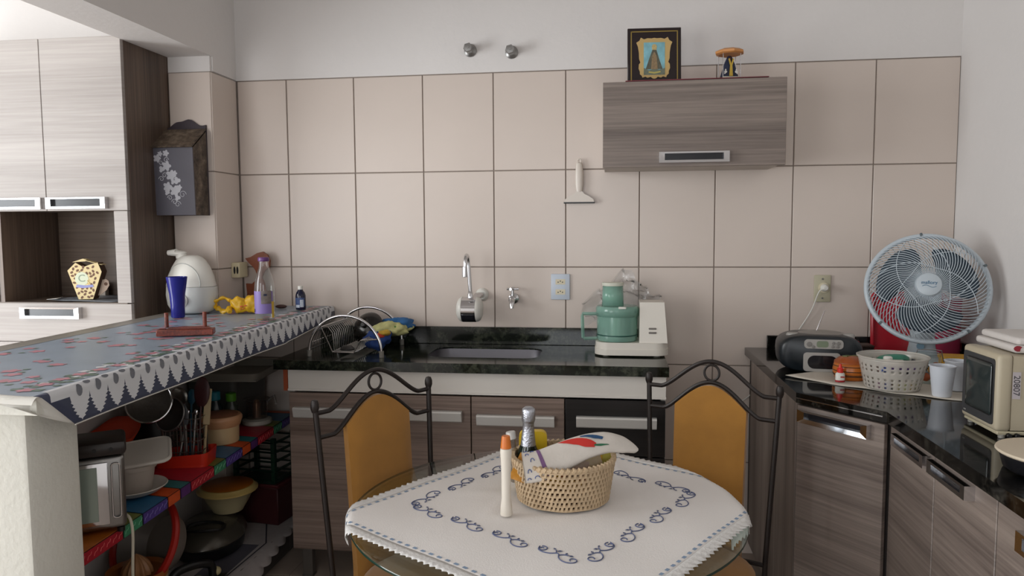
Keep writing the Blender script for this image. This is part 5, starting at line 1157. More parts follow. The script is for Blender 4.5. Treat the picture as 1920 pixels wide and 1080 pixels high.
# ================================================================== wicker basket with its contents
KB_ = Vector((1.333, -1.418, TZ+0.0068))
wk = thing('wicker_basket', 'oval open-weave straw basket on the embroidered tablecloth', 'basket', KB_, rz=R(6))
STRAW = mat('pale_straw', '#bda585', 0.75, var=0.14, vs=60, bump=0.4, bs=200); STRAWD = mat('dark_straw', '#5a3c22', 0.8, var=0.15, vs=60)
def ell(q): k = q/0.105; return 0.109+0.016*k, 0.104+0.018*k
nr = 9
for j in range(nr):
    q = 0.006+0.0118*j; ex, ey = ell(q)
    b = B(); b.tube([(ex*math.cos(a), ey*math.sin(a), q+0.0006*math.sin(a*9+j)) for a in [2*math.pi*i/60 for i in range(60)]], 0.0044, 6, True, flat=0.85); obj('coil', b, STRAW, wk)
b = B()
for j in range(nr-1):
    q = 0.006+0.0118*(j+0.5); ex, ey = ell(q); ns = 66
    for i in range(ns):
        a = 2*math.pi*(i+0.5*(j % 2)+0.15*math.sin(i*7+j))/ns
        M = T(ex*math.cos(a), ey*math.sin(a), q, rz=math.atan2(ey*math.cos(a), -ex*math.sin(a)), ry=R(12))
        b.box(-0.0028, 0.0028, -0.0042, 0.0030, -0.0064, 0.0064, M=M)
obj('wrap_stitches', b, STRAW, wk, kind='stuff')
b = B(); ex, ey = ell(0.105)
b.tube([(ex*math.cos(a), ey*math.sin(a), 0.1058) for a in [2*math.pi*i/60 for i in range(60)]], 0.005, 6, True)
for i in range(58):
    a = 2*math.pi*i/58; b.box(-0.0042, 0.0042, -0.006, 0.006, -0.005, 0.006, 0.001, M=T(ex*math.cos(a), ey*math.sin(a), 0.1065, rz=math.atan2(ey*math.cos(a), -ex*math.sin(a)), ry=R(25)))
obj('plaited_rim', b, STRAW, wk, kind='stuff')
b = B(); b.lathe([(0, 0.001), (1, 0.001), (1, 0.006), (0, 0.006)], 48, None, 0.104, 0.099); obj('base', b, STRAWD, wk)
def ink(x, y, z): return (KB_.x+x, KB_.y+y, KB_.z+z)
sb_ = thing('sparkling_wine_bottle', 'small dark green sparkling wine bottle with silver foil neck in the wicker basket', 'bottle', ink(-0.090, 0.012, 0.0065), rot=(R(1), R(1), 0))
b = B(); b.lathe([(0, 0), (0.026, 0), (0.029, 0.003), (0.029, 0.088), (0.025, 0.108), (0.0185, 0.124), (0.016, 0.136)], 28); obj('glass', b, mat('dark_green_bottle', '#0d1a12', 0.06, spec=0.7), sb_)
b = B(); b.lathe([(0.0195, 0.121), (0.0180, 0.132), (0.0150, 0.160), (0.0138, 0.178), (0.0150, 0.180), (0.0168, 0.186), (0.0172, 0.207), (0.0160, 0.213), (0.010, 0.218), (0, 0.2185)], 28); obj('foil', b, mat('silver_foil', '#b9bcc4', 0.28, 0.9, var=0.1, vs=90, bump=0.8, bs=220), sb_)
cb_ = thing('small_glass_bottle', 'small clear bottle with silver screw cap leaning in the wicker basket behind the white tube', 'bottle', ink(-0.116, 0.010, 0.034), rot=(R(-3), R(-8), 0))
b = B(); b.lathe([(0, 0), (0.015, 0), (0.017, 0.003), (0.017, 0.065), (0.010, 0.085), (0.009, 0.112)], 20); obj('glass', b, clear('smoked_clear_glass', (0.75, 0.72, 0.66), 0.04, 1.3, 0.15, (0.25, 0.2, 0.16)), cb_)
b = B(); b.cyl(0.0125, 0.106, 0.126, 18, None, 0.002); obj('cap', b, ALU, cb_)
ys_ = thing('yellow_packet', 'bright yellow rounded packet standing behind the wine bottle in the basket', 'packet', ink(-0.082, 0.070, 0.0065), rz=R(5))
YP_ = mat('bright_yellow_plastic', '#d9b521', 0.4, var=0.08)
b = B(); b.prism(rrect(-0.036, 0.036, 0.0, 0.142, 0.016), -0.012, 0.012, XZ); obj('packet', b, YP_, ys_)
def pouch(nm, label, loc, rot, col, sz, pcol, seed):
    t = thing(nm, label, 'packet', loc, rot=rot)
    def f(s): return lambda u, v: Vector(((u-0.5)*sz[0], s*sz[2]*(math.sin(math.pi*u)*math.sin(math.pi*v))**0.6+0.002*noise.noise(Vector((u*5, v*5, seed))), (v-0.5)*sz[1]))
    b = B(); b.sheet(f(-1), 14, 14); b.sheet(lambda u, v: f(1)(1-u, v), 14, 14); obj('pouch', b, mat('pouch_%s' % col[1:], col, 0.35, var=0.12, vs=25, bump=0.5, bs=60), t, 70)
    b = B(); b.sheet(lambda u, v: f(-1)(0.25+0.5*u, 0.25+0.5*v)+Vector((0, -0.0012, 0)), 8, 8); obj('printed_panel', b, mat('pouch_print_%s' % pcol[1:], pcol, 0.4, var=0.25, vs=60), t, 70)
pouch('snack_packet', 'yellow snack packet with orange print under the dish towel in the basket', ink(0.030, -0.030, 0.078), (R(-38), R(8), R(5)), '#c79a1e', (0.13, 0.10, 0.014), '#a8571c', 1.0)
pouch('tea_packet', 'green and yellow packet lying at the side of the basket nearest the black drawer front', ink(0.075, 0.020, 0.085), (R(-55), R(-10), R(-20)), '#a39a35', (0.09, 0.09, 0.012), '#c0a52e', 2.0)
pouch('biscuit_packet', 'orange-brown packet with dark red label at the basket edge beside the white tube', ink(-0.082, -0.052, 0.085), (R(-50), R(14), R(-12)), '#b37a24', (0.07, 0.075, 0.010), '#7c2a1c', 3.0)
cf = thing('clear_tray', 'clear plastic tray edge leaning inside the basket under the dish towel', 'tray', ink(0.058, -0.058, 0.074), rot=(R(-20), R(-9), R(28)))
b = B(); b.box(-0.052, 0.052, -0.0015, 0.0015, 0.0, 0.052, 0.001); obj('tray_wall', b, clear('hazy_clear_plastic', (0.85, 0.83, 0.75), 0.1, 1.0, 0.25, (0.5, 0.46, 0.38)), cf)
# dish towel: a long fold, low and striped at the left, rising to a soft tip at the right
dt = thing('dish_towel', 'folded white dish towel with parrot print and purple stripe, laid over the wicker basket', 'towel', (0, 0, 0))
TWL = mat('white_printed_towel', '#d2cbc2', 0.95, var=0.03, vs=20, bump=0.4, bs=150)
cen = smooth_path([(1.248, -1.520, 0.862), (1.285, -1.510, 0.866), (1.330, -1.490, 0.881), (1.385, -1.465, 0.900), (1.435, -1.440, 0.906), (1.480, -1.420, 0.896), (1.512, -1.405, 0.878)], 6)
wid = [0.036, 0.037, 0.035, 0.031, 0.028, 0.022, 0.005]; nC = len(cen)
def dtp(s, w, off=0.0):
    """s 0..1 along, w around the cross-section (0..1); front face is w 0.5..1."""
    f = s*(nC-1); i = min(int(f), nC-2); t = f-i; p = cen[i].lerp(cen[i+1], t)
    k = s*(len(wid)-1); i2 = min(int(k), len(wid)-2); W_ = wid[i2]+(wid[i2+1]-wid[i2])*(k-i2)
    dv_ = (cen[i+1]-cen[i]).normalized(); up = Vector((-0.12, -0.50, 0.86)); up = (up-dv_*up.dot(dv_)).normalized(); sd = dv_.cross(up)
    tilt = R(-34+20*s); up2 = up*math.cos(tilt)+sd*math.sin(tilt)*-1; sd2 = sd*math.cos(tilt)+up*math.sin(tilt)
    a = 2*math.pi*w; th = 0.0135*(1-0.35*s)
    x = math.copysign(abs(math.cos(a))**0.75, math.cos(a))*W_; y = math.copysign(abs(math.sin(a))**0.75, math.sin(a))*th
    n_ = 0.0022*noise.noise(Vector((s*9, w*5, 1)))
    return p + sd2*x + up2*(y+n_+(off if y > 0 else -off))
b = B(); b.sheet(lambda u, v: dtp(v, u), 36, 40, closed_u=True); b.fan([dtp(0, i/36) for i in range(36)][::-1]); b.fan([dtp(1, i/36) for i in range(36)]); obj('folded_cloth', b, TWL, dt, 70)
for q in (0.004, -0.004):
    b = B(); b.tube([dtp(0, w_)*1.0 + Vector((-0.0012, -0.0006, 0)) + (dtp(0, 0.25)-dtp(0, 0.75))*q*18 for w_ in (0.02, 0.0)] + [dtp(0, 0.5) + Vector((-0.0012, -0.0006, 0)) + (dtp(0, 0.25)-dtp(0, 0.75))*q*18], 0.0008, 4); obj('fold_line', b, mat('towel_shadow_seam', '#a49c93', 0.95), dt)
def band(s0, s1, w0, w1, m, nm, n1=3, n2=16):
    b = B(); b.sheet(lambda u, v: dtp(s0+(s1-s0)*v+0.05*u*0, w0+(w1-w0)*u, 0.0009), n2, n1); obj(nm, b, m, dt, 70)
band(0.17, 0.205, -0.02, 0.52, mat('purple_towel_stripe', '#77577f', 0.9), 'purple_stripe')
def towel_strip(nm, lo, hi, m, off):
    def ev(P, t):
        k = t*(len(P)-1); i = min(int(k), len(P)-2); f = k-i; return (P[i][0]+(P[i+1][0]-P[i][0])*f, P[i][1]+(P[i+1][1]-P[i][1])*f)
    def f(u, v):
        p, q = ev(lo, v), ev(hi, v); return dtp(p[0]+(q[0]-p[0])*u, p[1]+(q[1]-p[1])*u, off)
    b = B(); b.sheet(f, 8, 16); obj(nm, b, m, dt, 70)
towel_strip('parrot_red_body', [(0.36, 0.43), (0.42, 0.41), (0.48, 0.37), (0.53, 0.31), (0.585, 0.24)], [(0.36, 0.42), (0.39, 0.36), (0.44, 0.29), (0.50, 0.235), (0.56, 0.20)], mat('parrot_red', '#c5352c', 0.9), 0.0014)
towel_strip('parrot_blue_wing', [(0.50, 0.40), (0.55, 0.38), (0.60, 0.34), (0.655, 0.29)], [(0.50, 0.37), (0.54, 0.33), (0.58, 0.285), (0.64, 0.26)], mat('parrot_blue', '#2d5077', 0.9), 0.0018)
towel_strip('parrot_green_leaf', [(0.57, 0.235), (0.62, 0.225), (0.68, 0.205)], [(0.56, 0.22), (0.61, 0.195), (0.68, 0.195)], mat('parrot_green', '#2e6a4b', 0.9), 0.0016)
b = B(); 
for cs, cw in ((0.04, 0.46), (0.05, 0.36), (0.10, 0.28), (0.06, 0.20), (0.12, 0.12), (0.05, 0.10), (0.11, 0.42)):
    b.tube([dtp(max(0.002, cs+0.018*math.cos(t)), cw+0.030*math.sin(t), 0.0012) for t in [k*0.42 for k in range(9)]], 0.0010, 4)
obj('blue_squiggles', b, mat('towel_blue_ink', '#4a5f94', 0.9), dt, kind='stuff')

gt = thing('glue_stick_tube', 'slim white squeeze tube with orange cap standing on the tablecloth before the basket', 'tube', (1.2085, -1.545, TZ+0.0068))
b = B(); b.lathe([(0, 0), (0.0135, 0), (0.0142, 0.003), (0.0135, 0.020), (0.0110, 0.040), (0.0112, 0.10), (0.0125, 0.135), (0.0138, 0.150), (0.0130, 0.158), (0.010, 0.160), (0, 0.160)], 24); obj('tube_body', b, mat('cream_white_tube', '#ddd5c8', 0.4, var=0.02), gt)
b = B(); b.lathe([(0.0128, 0.1595), (0.0125, 0.162), (0.0098, 0.186), (0.009, 0.188), (0, 0.188)], 22); obj('cap', b, mat('orange_cap', '#d1701f', 0.4), gt)

# ================================================================== shelves under the bar
SHZ = 0.605
def sh_x(y): return 0.042 - (y+0.25)*0.058
sh = thing('painted_shelf', 'shelf painted in bright patchwork blocks with black outlines under the bar', 'shelf', (0, 0, 0))
PAL = {'red': '#a8182b', 'green': '#3d8a63', 'violet': '#4c3a86', 'blue': '#1f5f86', 'orange': '#c9501f', 'purple': '#552a6a', 'teal': '#2e7273', 'olive': '#6d7332', 'amber': '#b5641c'}
PM = {k: mat('shelf_'+k, v, 0.45, var=0.14, vs=35) for k, v in PAL.items()}
b = B(); yA, yB = -1.632, -0.06
b.prism([(-0.345, yB), (-0.345, yA), (sh_x(yA)-0.002, yA), (sh_x(yB)-0.002, yB)], SHZ-0.036, SHZ-0.0015); obj('board', b, mat('black_outline', '#0e0d0e', 0.6), sh)
seq = [('purple', 'purple', 0.05), ('red', 'amber', 0.19), ('green', 'olive', 0.095), ('violet', 'blue', 0.135), ('orange', 'orange', 0.075), ('purple', 'teal', 0.065)]
period = [('red', 'red', 0.16), ('green', 'olive', 0.09), ('violet', 'blue', 0.135), ('orange', 'orange', 0.075), ('purple', 'teal', 0.065)]
y = -1.615; k = 0; items = seq + period*3
g = 0.004
for ec, tc2, L_ in items:
    y2 = min(y+L_, yB)
    if y2-y < 0.02: break
    sk_ = 0.05
    b = B(); b.add([(-0.342, y+g+sk_, SHZ-0.0014), (sh_x(y)-0.003, y+g, SHZ-0.0014), (sh_x(y2)-0.003, y2-g, SHZ-0.0014), (-0.342, y2-g+sk_, SHZ-0.0014), (-0.342, y+g+sk_, SHZ), (sh_x(y)-0.003, y+g, SHZ), (sh_x(y2)-0.003, y2-g, SHZ), (-0.342, y2-g+sk_, SHZ)], [(3,2,1,0),(4,5,6,7),(0,1,5,4),(1,2,6,5),(2,3,7,6),(3,0,4,7)]) if y2+sk_ < yB else b.add([(-0.342, y+g, SHZ-0.0014), (sh_x(y)-0.003, y+g, SHZ-0.0014), (sh_x(y2)-0.003, y2-g, SHZ-0.0014), (-0.342, y2-g, SHZ-0.0014), (-0.342, y+g, SHZ), (sh_x(y)-0.003, y+g, SHZ), (sh_x(y2)-0.003, y2-g, SHZ), (-0.342, y2-g, SHZ)], [(3,2,1,0),(4,5,6,7),(0,1,5,4),(1,2,6,5),(2,3,7,6),(3,0,4,7)])
    obj('top_block', b, PM[tc2], sh)
    b = B(); b.add([(sh_x(y)-0.0018, y+g, SHZ-0.034), (sh_x(y2)-0.0018, y2-g, SHZ-0.034), (sh_x(y2)-0.0018, y2-g, SHZ-0.003), (sh_x(y)-0.0018, y+g, SHZ-0.003), (sh_x(y), y+g, SHZ-0.034), (sh_x(y2), y2-g, SHZ-0.034), (sh_x(y2), y2-g, SHZ-0.003), (sh_x(y), y+g, SHZ-0.003)], [(3,2,1,0),(4,5,6,7),(0,1,5,4),(1,2,6,5),(2,3,7,6),(3,0,4,7)])
    eo = obj('edge_block', b, PM[ec], sh)
    if ec in ('red', 'green', 'violet'):
        b = B(); n = max(3, int(L_/0.026))
        for i in range(n):
            yy = y+g+0.012+(L_-0.03)*i/max(1, n-1)
            b.tube([(sh_x(yy)+0.0006, yy-0.008+0.016*t, SHZ-0.026+0.018*t+0.004*math.sin(t*6)) for t in [j/5 for j in range(6)]], 0.0009, 4)
        obj('painted_strokes', b, mat('pale_paint_'+ec, {'red': '#d0605c', 'green': '#7dbb97', 'violet': '#7768ab'}[ec], 0.5), eo, kind='stuff')
    y = y2

def stand(x, y, z=SHZ): return (x, y, z+0.0006)
# toaster
to = thing('sandwich_toaster', 'chrome electric toaster with dark lid end standing at the near end of the painted shelf', 'toaster', stand(0.055, -1.405), rz=R(36))
b = B(); b.box(-0.080, 0.070, -0.050, 0.085, 0.012, 0.215, 0.014, 3); obj('body', b, STEEL, to)
b = B(); b.box(-0.066, 0.030, -0.056, -0.0505, 0.030, 0.200, 0.004, 2); pn_ = obj('front_panel', b, CHROME, to)
b = B(); b.box(-0.058, 0.004, -0.058, -0.0565, 0.042, 0.190, 0.0006); obj('panel_glass', b, mat('pale_green_mirror', '#9fb0a8', 0.12, 0.6), pn_)
b = B(); b.tube([(x, -0.0535, q) for x, q in rrect(0.038, 0.058, 0.045, 0.195, 0.008, 4)], 0.002, 6, True); obj('chrome_bead', b, CHROME, to)
b = B(); b.box(-0.086, 0.076, -0.058, 0.090, 0.2155, 0.255, 0.012, 2); cp_ = obj('lid_end', b, mat('dark_brown_bakelite', '#2a2321', 0.3), to)
for x in (-0.04, 0.0, 0.04):
    b = B(); b.cyl(0.005, 0, 0.002, 10, T(x, -0.0585, 0.236) @ Matrix.Rotation(R(90), 4, 'X')); obj('screw', b, BLACK, cp_)
for x in (-0.065, 0.055):
    for yy in (-0.035, 0.07):
        b = B(); b.cyl(0.010, 0, 0.0125, 10, T(x, yy, 0)); obj('foot', b, BLACK, to)
RZI = Matrix.Rotation(R(-36), 4, 'Z')
b = B(); b.tube(smooth_path([(0.045, 0.045, 0.03), (0.066, 0.04, 0.020), (0.080, 0.03, -0.02), (0.082, 0.02, -0.12), (0.086, 0.01, -0.26)]), 0.004, 8, M=RZI)
b.tube([(0.086, 0.01, -0.255), (0.088, 0.008, -0.33)], 0.0075, 8, M=RZI); obj('cord', b, mat('cream_cord', '#bdb5a2', 0.6), to)
# white dishes
WD = mat('milk_white_plastic', '#c9c2b8', 0.4, var=0.02)
wp = thing('white_plate', 'white rimmed plate at the bottom of the stack on the painted shelf', 'plate', stand(-0.035, -1.125))
b = B(); b.lathe([(0, 0.004), (0.055, 0.004), (0.075, 0.012), (0.098, 0.026), (0.100, 0.024), (0.080, 0.008), (0.058, 0), (0, 0)], 36); obj('dish', b, WD, wp)
wt_ = thing('white_tub', 'off-white round tub standing in the white plate on the painted shelf', 'tub', stand(-0.040, -1.120, SHZ+0.0050))
b = B(); b.lathe([(0, 0), (0.052, 0), (0.056, 0.004), (0.066, 0.075), (0.072, 0.076), (0.073, 0.088), (0.066, 0.090), (0, 0.089)], 32); obj('tub_body', b, mat('grey_white_tub', '#b3a99f', 0.5, var=0.03), wt_)
wl = thing('white_cover', 'large white rectangular lid tilted on top of the white tub', 'lid', stand(-0.045, -1.105, SHZ+0.113), rot=(R(14), R(-4), R(32)))
b = B(); b.prism(rrect(-0.105, 0.105, -0.075, 0.075, 0.025, 5), 0, 0.008); b.tube([(x, y_, 0.004) for x, y_ in rrect(-0.106, 0.106, -0.076, 0.076, 0.026, 5)], 0.006, 8, True); obj('lid_panel', b, WD, wl)
ot = thing('orange_drainer', 'orange-red plastic drainer with curved upswept sides behind the white dishes', 'drainer', stand(-0.250, -1.14))
def drn(u, v):
    a = 2*math.pi*u; r = (0.5+0.5*v); x, y_ = sup(a, 0.095*r, 0.30*r, 4); h = 0.115*v**1.2*(1+0.42*abs(math.sin(a))**3+0.0)
    return Vector((x, y_, 0.002+h))
b = B(); b.sheet(drn, 48, 8, closed_u=True); b.fan([drn(i/48, 0) for i in range(48)][::-1]); solid(obj('drainer_body', b, mat('orange_red_plastic', '#c23a15', 0.4, var=0.06), ot, 50), 0.003)
for i, (dx, dy, a1, a2, nm) in enumerate(((-0.02, -0.15, 8, -20, 'skewer'), (0.01, -0.12, -6, -26, 'whisk handle'), (0.0, 0.02, 3, 4, 'steel spatula'))):
    t = thing('utensil', 'thin steel %s standing in the orange-red drainer' % nm, 'utensil', stand(-0.235+dx, -1.14+dy, SHZ+0.007), rot=(R(a2*0.5), R(a1), 0))
    b = B(); b.tube([(0, 0, 0), (0, 0, 0.30)], 0.0028, 8); b.sph(0.005, T(0, 0, 0.003), 8); obj('shaft', b, STEEL, t)
bj = thing('black_jug', 'tall matt black jug between the white dishes and the cutlery basket', 'jug', stand(-0.215, -0.735), rz=R(150))
b = B(); b.lathe([(0, 0), (0.075, 0), (0.08, 0.005), (0.076, 0.20), (0.070, 0.21), (0.066, 0.20), (0.07, 0.01), (0, 0.009)], 28); obj('jug_body', b, BLACK, bj)
b = B(); b.tube([(0.074, 0, 0.18), (0.115, -0.01, 0.16), (0.115, -0.01, 0.07), (0.078, 0, 0.05)], 0.008, 8); obj('handle', b, BLACK, bj)

# cutlery basket
cbk = thing('cutlery_basket', 'wire cutlery basket on a red plastic foot, full of kitchen utensils', 'basket', stand(-0.040, -0.825), rz=R(12))
b = B(); b.prism(rrect(-0.088, 0.088, -0.060, 0.060, 0.02), 0, 0.008); o_ = rrect(-0.088, 0.088, -0.060, 0.060, 0.02); n = len(o_)
b.add([(x, y_, 0.008) for x, y_ in o_]+[(x*1.05, y_*1.07, 0.044+0.006*(x/0.088)) for x, y_ in o_], [(i, (i+1) % n, n+(i+1) % n, n+i) for i in range(n)])
obj('red_foot', b, mat('tomato_red_plastic', '#bd2a16', 0.35, var=0.05), cbk)
b = B()
def wr_(q, k=1): return [(x*k, y_*k, q) for x, y_ in rrect(-0.066, 0.066, -0.044, 0.044, 0.016, 4)]
for q in (0.012, 0.05, 0.09, 0.13, 0.168): b.tube(wr_(q), 0.0017, 5, True)
for i, (x, y_) in enumerate(rrect(-0.066, 0.066, -0.044, 0.044, 0.016, 4)): 
    if i % 2 == 0: b.tube([(x, y_, 0.010), (x, y_, 0.168)], 0.0015, 5)
for x in (-0.035, -0.012, 0.012, 0.035):
    for y_ in (-0.044, 0.044): b.tube([(x, y_, 0.010), (x, y_, 0.168)], 0.0015, 5)
obj('wire_cage', b, STEEL, cbk, kind='stuff')
def uten(nm, label, dx, dy, tilt, build, h0=0.012):
    t = thing(nm, label, 'utensil', stand(-0.040+dx, -0.825+dy, SHZ+h0), rot=tilt)
    build(t); return t
def shaft(t, L_, r, m, nm='handle'): b = B(); b.tube([(0, 0, 0), (0, 0, L_*0.5), (0, 0, L_)], [r*1.2, r, r*0.9], 8); obj(nm, b, m, t)
def spoon(L_, hw_, hl, m, m2=None):
    def f(t):
        shaft(t, L_, 0.004, m2 or m); b = B(); b.sph(1, T(0, 0, L_+hl*0.9), 16, (hw_, 0.007, hl)); obj('bowl', b, m, t)
    return f
SST = mat('dull_steel', '#8b8781', 0.3, 0.9, var=0.05); DKP = mat('dark_nylon', '#1f1d1e', 0.4)
uten('serving_spoon', 'large steel serving spoon leaning at the left of the cutlery basket', -0.050, -0.02, (R(6), R(-9), 0), spoon(0.165, 0.024, 0.040, SST))
uten('ladle', 'steel ladle with round bowl in the cutlery basket', -0.02, 0.01, (R(-4), R(-4), 0), spoon(0.19, 0.034, 0.034, SST))
uten('grey_spatula', 'grey nylon turner in the middle of the cutlery basket', 0.008, -0.012, (R(8), R(3), 0), spoon(0.13, 0.022, 0.045, mat('slate_nylon', '#4d5054', 0.5)))
uten('wine_red_spatula', 'broad dark wine-red spatula at the right of the cutlery basket', 0.038, 0.012, (R(-3), R(4), 0), spoon(0.19, 0.030, 0.055, mat('wine_red_nylon', '#3b1719', 0.45)))
uten('wooden_paddle', 'pale wooden paddle at the far right of the cutlery basket', 0.056, 0.020, (R(-2), R(5), R(20)), lambda t: (shaft(t, 0.12, 0.005, mat('pale_wood', '#a8936f', 0.6)), obj('blade', (lambda b: b.box(-0.012, 0.012, -0.003, 0.003, 0.1205, 0.25, 0.002))(B()), mat('pale_wood', '#a8936f', 0.6), t)))
uten('teal_brush', 'teal handled brush among the utensils in the cutlery basket', 0.0, 0.025, (R(-8), R(-1), 0), spoon(0.19, 0.016, 0.028, mat('teal_nylon', '#174d63', 0.5)))
for i, (dx, dy, c, nm) in enumerate(((0.018, -0.022, '#8d8a86', 'knife'), (0.030, -0.008, '#77736e', 'fork'), (-0.012, -0.024, '#9b988f', 'teaspoon'))):
    uten('steel_'+nm, 'plain steel %s handle sticking out of the cutlery basket' % nm, dx, dy, (R(4-i*6), R(2+i*3), 0), lambda t: (shaft(t, 0.165, 0.0042, STEEL), obj('handle_end', (lambda b: b.sph(0.0075, T(0, 0, 0.172), 10, (1, 0.6, 1.6)))(B()), CHROME, t)))
co = thing('steel_sieve', 'round steel mesh sieve hanging from a hook under the bar above the black jug', 'sieve', (-0.085, -0.955, 0.855), rot=(R(62), R(28), R(10)))
b = B(); b.lathe([(0, -0.036), (0.03, -0.031), (0.055, -0.016), (0.070, 0)], 28); obj('mesh_bowl', b, mat('grey_mesh', '#5d5853', 0.5, 0.6, var=0.15, vs=160), co)
b = B(); b.tube([(0.071*math.cos(a), 0.071*math.sin(a), 0) for a in [2*math.pi*i/40 for i in range(40)]], 0.0035, 8, True); obj('rim', b, CHROME, co)
b = B(); b.tube([(0.03, 0.07, 0.0), (0.05, 0.13, 0.004), (0.07, 0.19, 0.0)], 0.0045, 8); obj('handle', b, mat('dark_red_handle', '#5a2018', 0.5), co)
sv = thing('small_strainer', 'smaller strainer with wire rim leaning below the steel sieve', 'strainer', (-0.045, -0.905, 0.800), rot=(R(70), R(20), R(-15)))
b = B(); b.lathe([(0, -0.03), (0.025, -0.026), (0.045, -0.012), (0.056, 0)], 24); obj('mesh_bowl', b, mat('dark_mesh', '#3c3531', 0.5, 0.5, var=0.15, vs=160), sv)
b = B(); b.tube([(0.057*math.cos(a), 0.057*math.sin(a), 0) for a in [2*math.pi*i/36 for i in range(36)]], 0.0025, 8, True); obj('rim', b, STEEL, sv)

pt2 = thing('peach_tub', 'round peach plastic tub with brown-topped lid on the painted shelf', 'tub', stand(-0.055, -0.560))
PCH = mat('peach_plastic', '#bd8a63', 0.4, var=0.03)
b = B(); b.lathe([(0, 0), (0.062, 0), (0.066, 0.004), (0.068, 0.075), (0, 0.075)], 36); obj('tub_body', b, mat('cream_peach', '#c4a77d', 0.45, var=0.03), pt2)
b = B(); b.lathe([(0.071, 0.066), (0.073, 0.070), (0.080, 0.092), (0.080, 0.100), (0.074, 0.108), (0, 0.112)], 36); ld = obj('lid', b, PCH, pt2)
b = B(); b.lathe([(0.066, 0.1095), (0.06, 0.1125), (0, 0.1150)], 36); obj('lid_centre', b, mat('brown_peach', '#87543a', 0.5, var=0.05), ld)
gjx = thing('clear_juicer', 'clear juicer jug with brown core at the far end of the painted shelf', 'juicer', stand(-0.045, -0.285))
b = B(); b.lathe([(0, 0), (0.055, 0), (0.062, 0.006), (0.060, 0.020), (0.046, 0.026), (0, 0.026)], 32); obj('base', b, mat('grey_white_base', '#a49f93', 0.5), gjx)
b = B(); b.lathe([(0.044, 0.027), (0.044, 0.095), (0.052, 0.105), (0.055, 0.108)], 30); obj('jug', b, clear('smoky_clear', (0.62, 0.58, 0.55), 0.05, 1.3, 0.1, (0.2, 0.17, 0.15)), gjx)
b = B(); b.lathe([(0, 0.027), (0.016, 0.027), (0.017, 0.085), (0.010, 0.10), (0, 0.105)], 20); obj('core', b, mat('copper_brown_core', '#8a6a52', 0.3, 0.4), gjx)
b = B(); b.tube([(0.05, 0, 0.10), (0.085, -0.01, 0.125), (0.092, -0.01, 0.09)], 0.006, 8); obj('handle', b, clear('smoky_clear_2', (0.7, 0.68, 0.66), 0.05, 1.3, 0.2, (0.4, 0.38, 0.36)), gjx)
for x, y_, h, c, cc_, lab in ((-0.150, -0.430, 0.15, '#1d2a2c', '#1f7383', 'dark bottle with teal cap behind the peach tub'), (-0.105, -0.385, 0.135, '#3a3f36', '#4f8a1e', 'grey-green bottle with lime green cap behind the peach tub')):
    t = thing('capped_bottle', lab, 'bottle', stand(x, y_))
    b = B(); b.lathe([(0, 0), (0.026, 0), (0.028, 0.003), (0.028, h*0.7), (0.018, h*0.82), (0.016, h*0.9), (0, h*0.9)], 20); obj('bottle_body', b, mat('bottle_%s' % c[1:], c, 0.25), t)
    b = B(); b.cyl(0.021, h*0.88, h+0.018, 18, None, 0.003); obj('cap', b, mat('cap_%s' % cc_[1:], cc_, 0.4), t)
gb_ = thing('grey_bin', 'dark grey storage bin at the back of the painted shelf against the tiled wall', 'bin', stand(-0.215, -0.205))
b = B(); b.prism(rrect(-0.105, 0.105, -0.14, 0.14, 0.03), 0, 0.004); o_ = rrect(-0.105, 0.105, -0.14, 0.14, 0.03); n = len(o_)
b.add([(x, y_, 0.004) for x, y_ in o_]+[(x*1.08, y_*1.06, 0.20) for x, y_ in o_], [(i, (i+1) % n, n+(i+1) % n, n+i) for i in range(n)]); b.tube([(x*1.1, y_*1.07, 0.20) for x, y_ in o_], 0.006, 8, True); obj('bin_body', b, mat('dark_grey_plastic', '#4b4a46', 0.5, var=0.05), gb_)
gt_ = thing('grey_tray', 'pale grey baking tray laid across the dark grey bin', 'tray', stand(-0.150, -0.270, SHZ+0.2090), rz=R(6))
b = B(); b.box(-0.16, 0.16, -0.17, 0.17, 0, 0.004); o_ = rrect(-0.16, 0.16, -0.17, 0.17, 0.03); n = len(o_)
b.add([(x, y_, 0.004) for x, y_ in o_]+[(x*1.06, y_*1.06, 0.034) for x, y_ in o_], [(i, (i+1) % n, n+(i+1) % n, n+i) for i in range(n)]); obj('tray_body', b, mat('grey_tin', '#8b877d', 0.4, 0.4, var=0.05), gt_)

# lower level
LZ = 0.13
ls = thing('low_platform', 'low masonry platform with dark top at floor level under the bar', 'platform', (0, 0, FZ))
b = B(); b.box(-0.348, 0.055, -1.632, -0.225, 0, LZ-FZ, 0.004); obj('block', b, mat('dark_cement', '#4a443f', 0.9, var=0.1), ls)
b = B(); b.box(-0.235, 0.055, -0.222, -0.006, 0, LZ-FZ, 0.004); obj('rear_block', b, mat('dark_cement', '#4a443f', 0.9, var=0.1), ls)
lm_ = thing('lace_mat', 'pale mat with scalloped edge and dark printed border under the grill', 'mat', (0, 0, LZ+0.0006))
def matp(u, v):
    y_ = -0.98+0.93*u; xe = 0.070+0.060*max(0, (-0.25-y_))/0.6 + 0.012*abs(math.sin(u*math.pi*11)); x = -0.26+(xe+0.26)*v
    z = 0.001 - (max(0, x-0.056)*0.55)
    return Vector((x, y_, z))
b = B(); b.sheet(matp, 110, 16); solid(obj('mat_sheet', b, mat('grey_lace_cloth', '#a79f9c', 0.95, var=0.06, vs=40, bump=0.4, bs=120), lm_, 60), 0.0012, 1)
b = B(); b.tube([(x, y_, 0.0030) for x, y_ in ((0.02, -0.78), (0.035, -0.40), (-0.06, -0.20), (-0.15, -0.20))], 0.003, 4, flat=0.2, up=(0, 0, 1)); obj('printed_border', b, mat('border_ink', '#2a2834', 0.9), lm_)
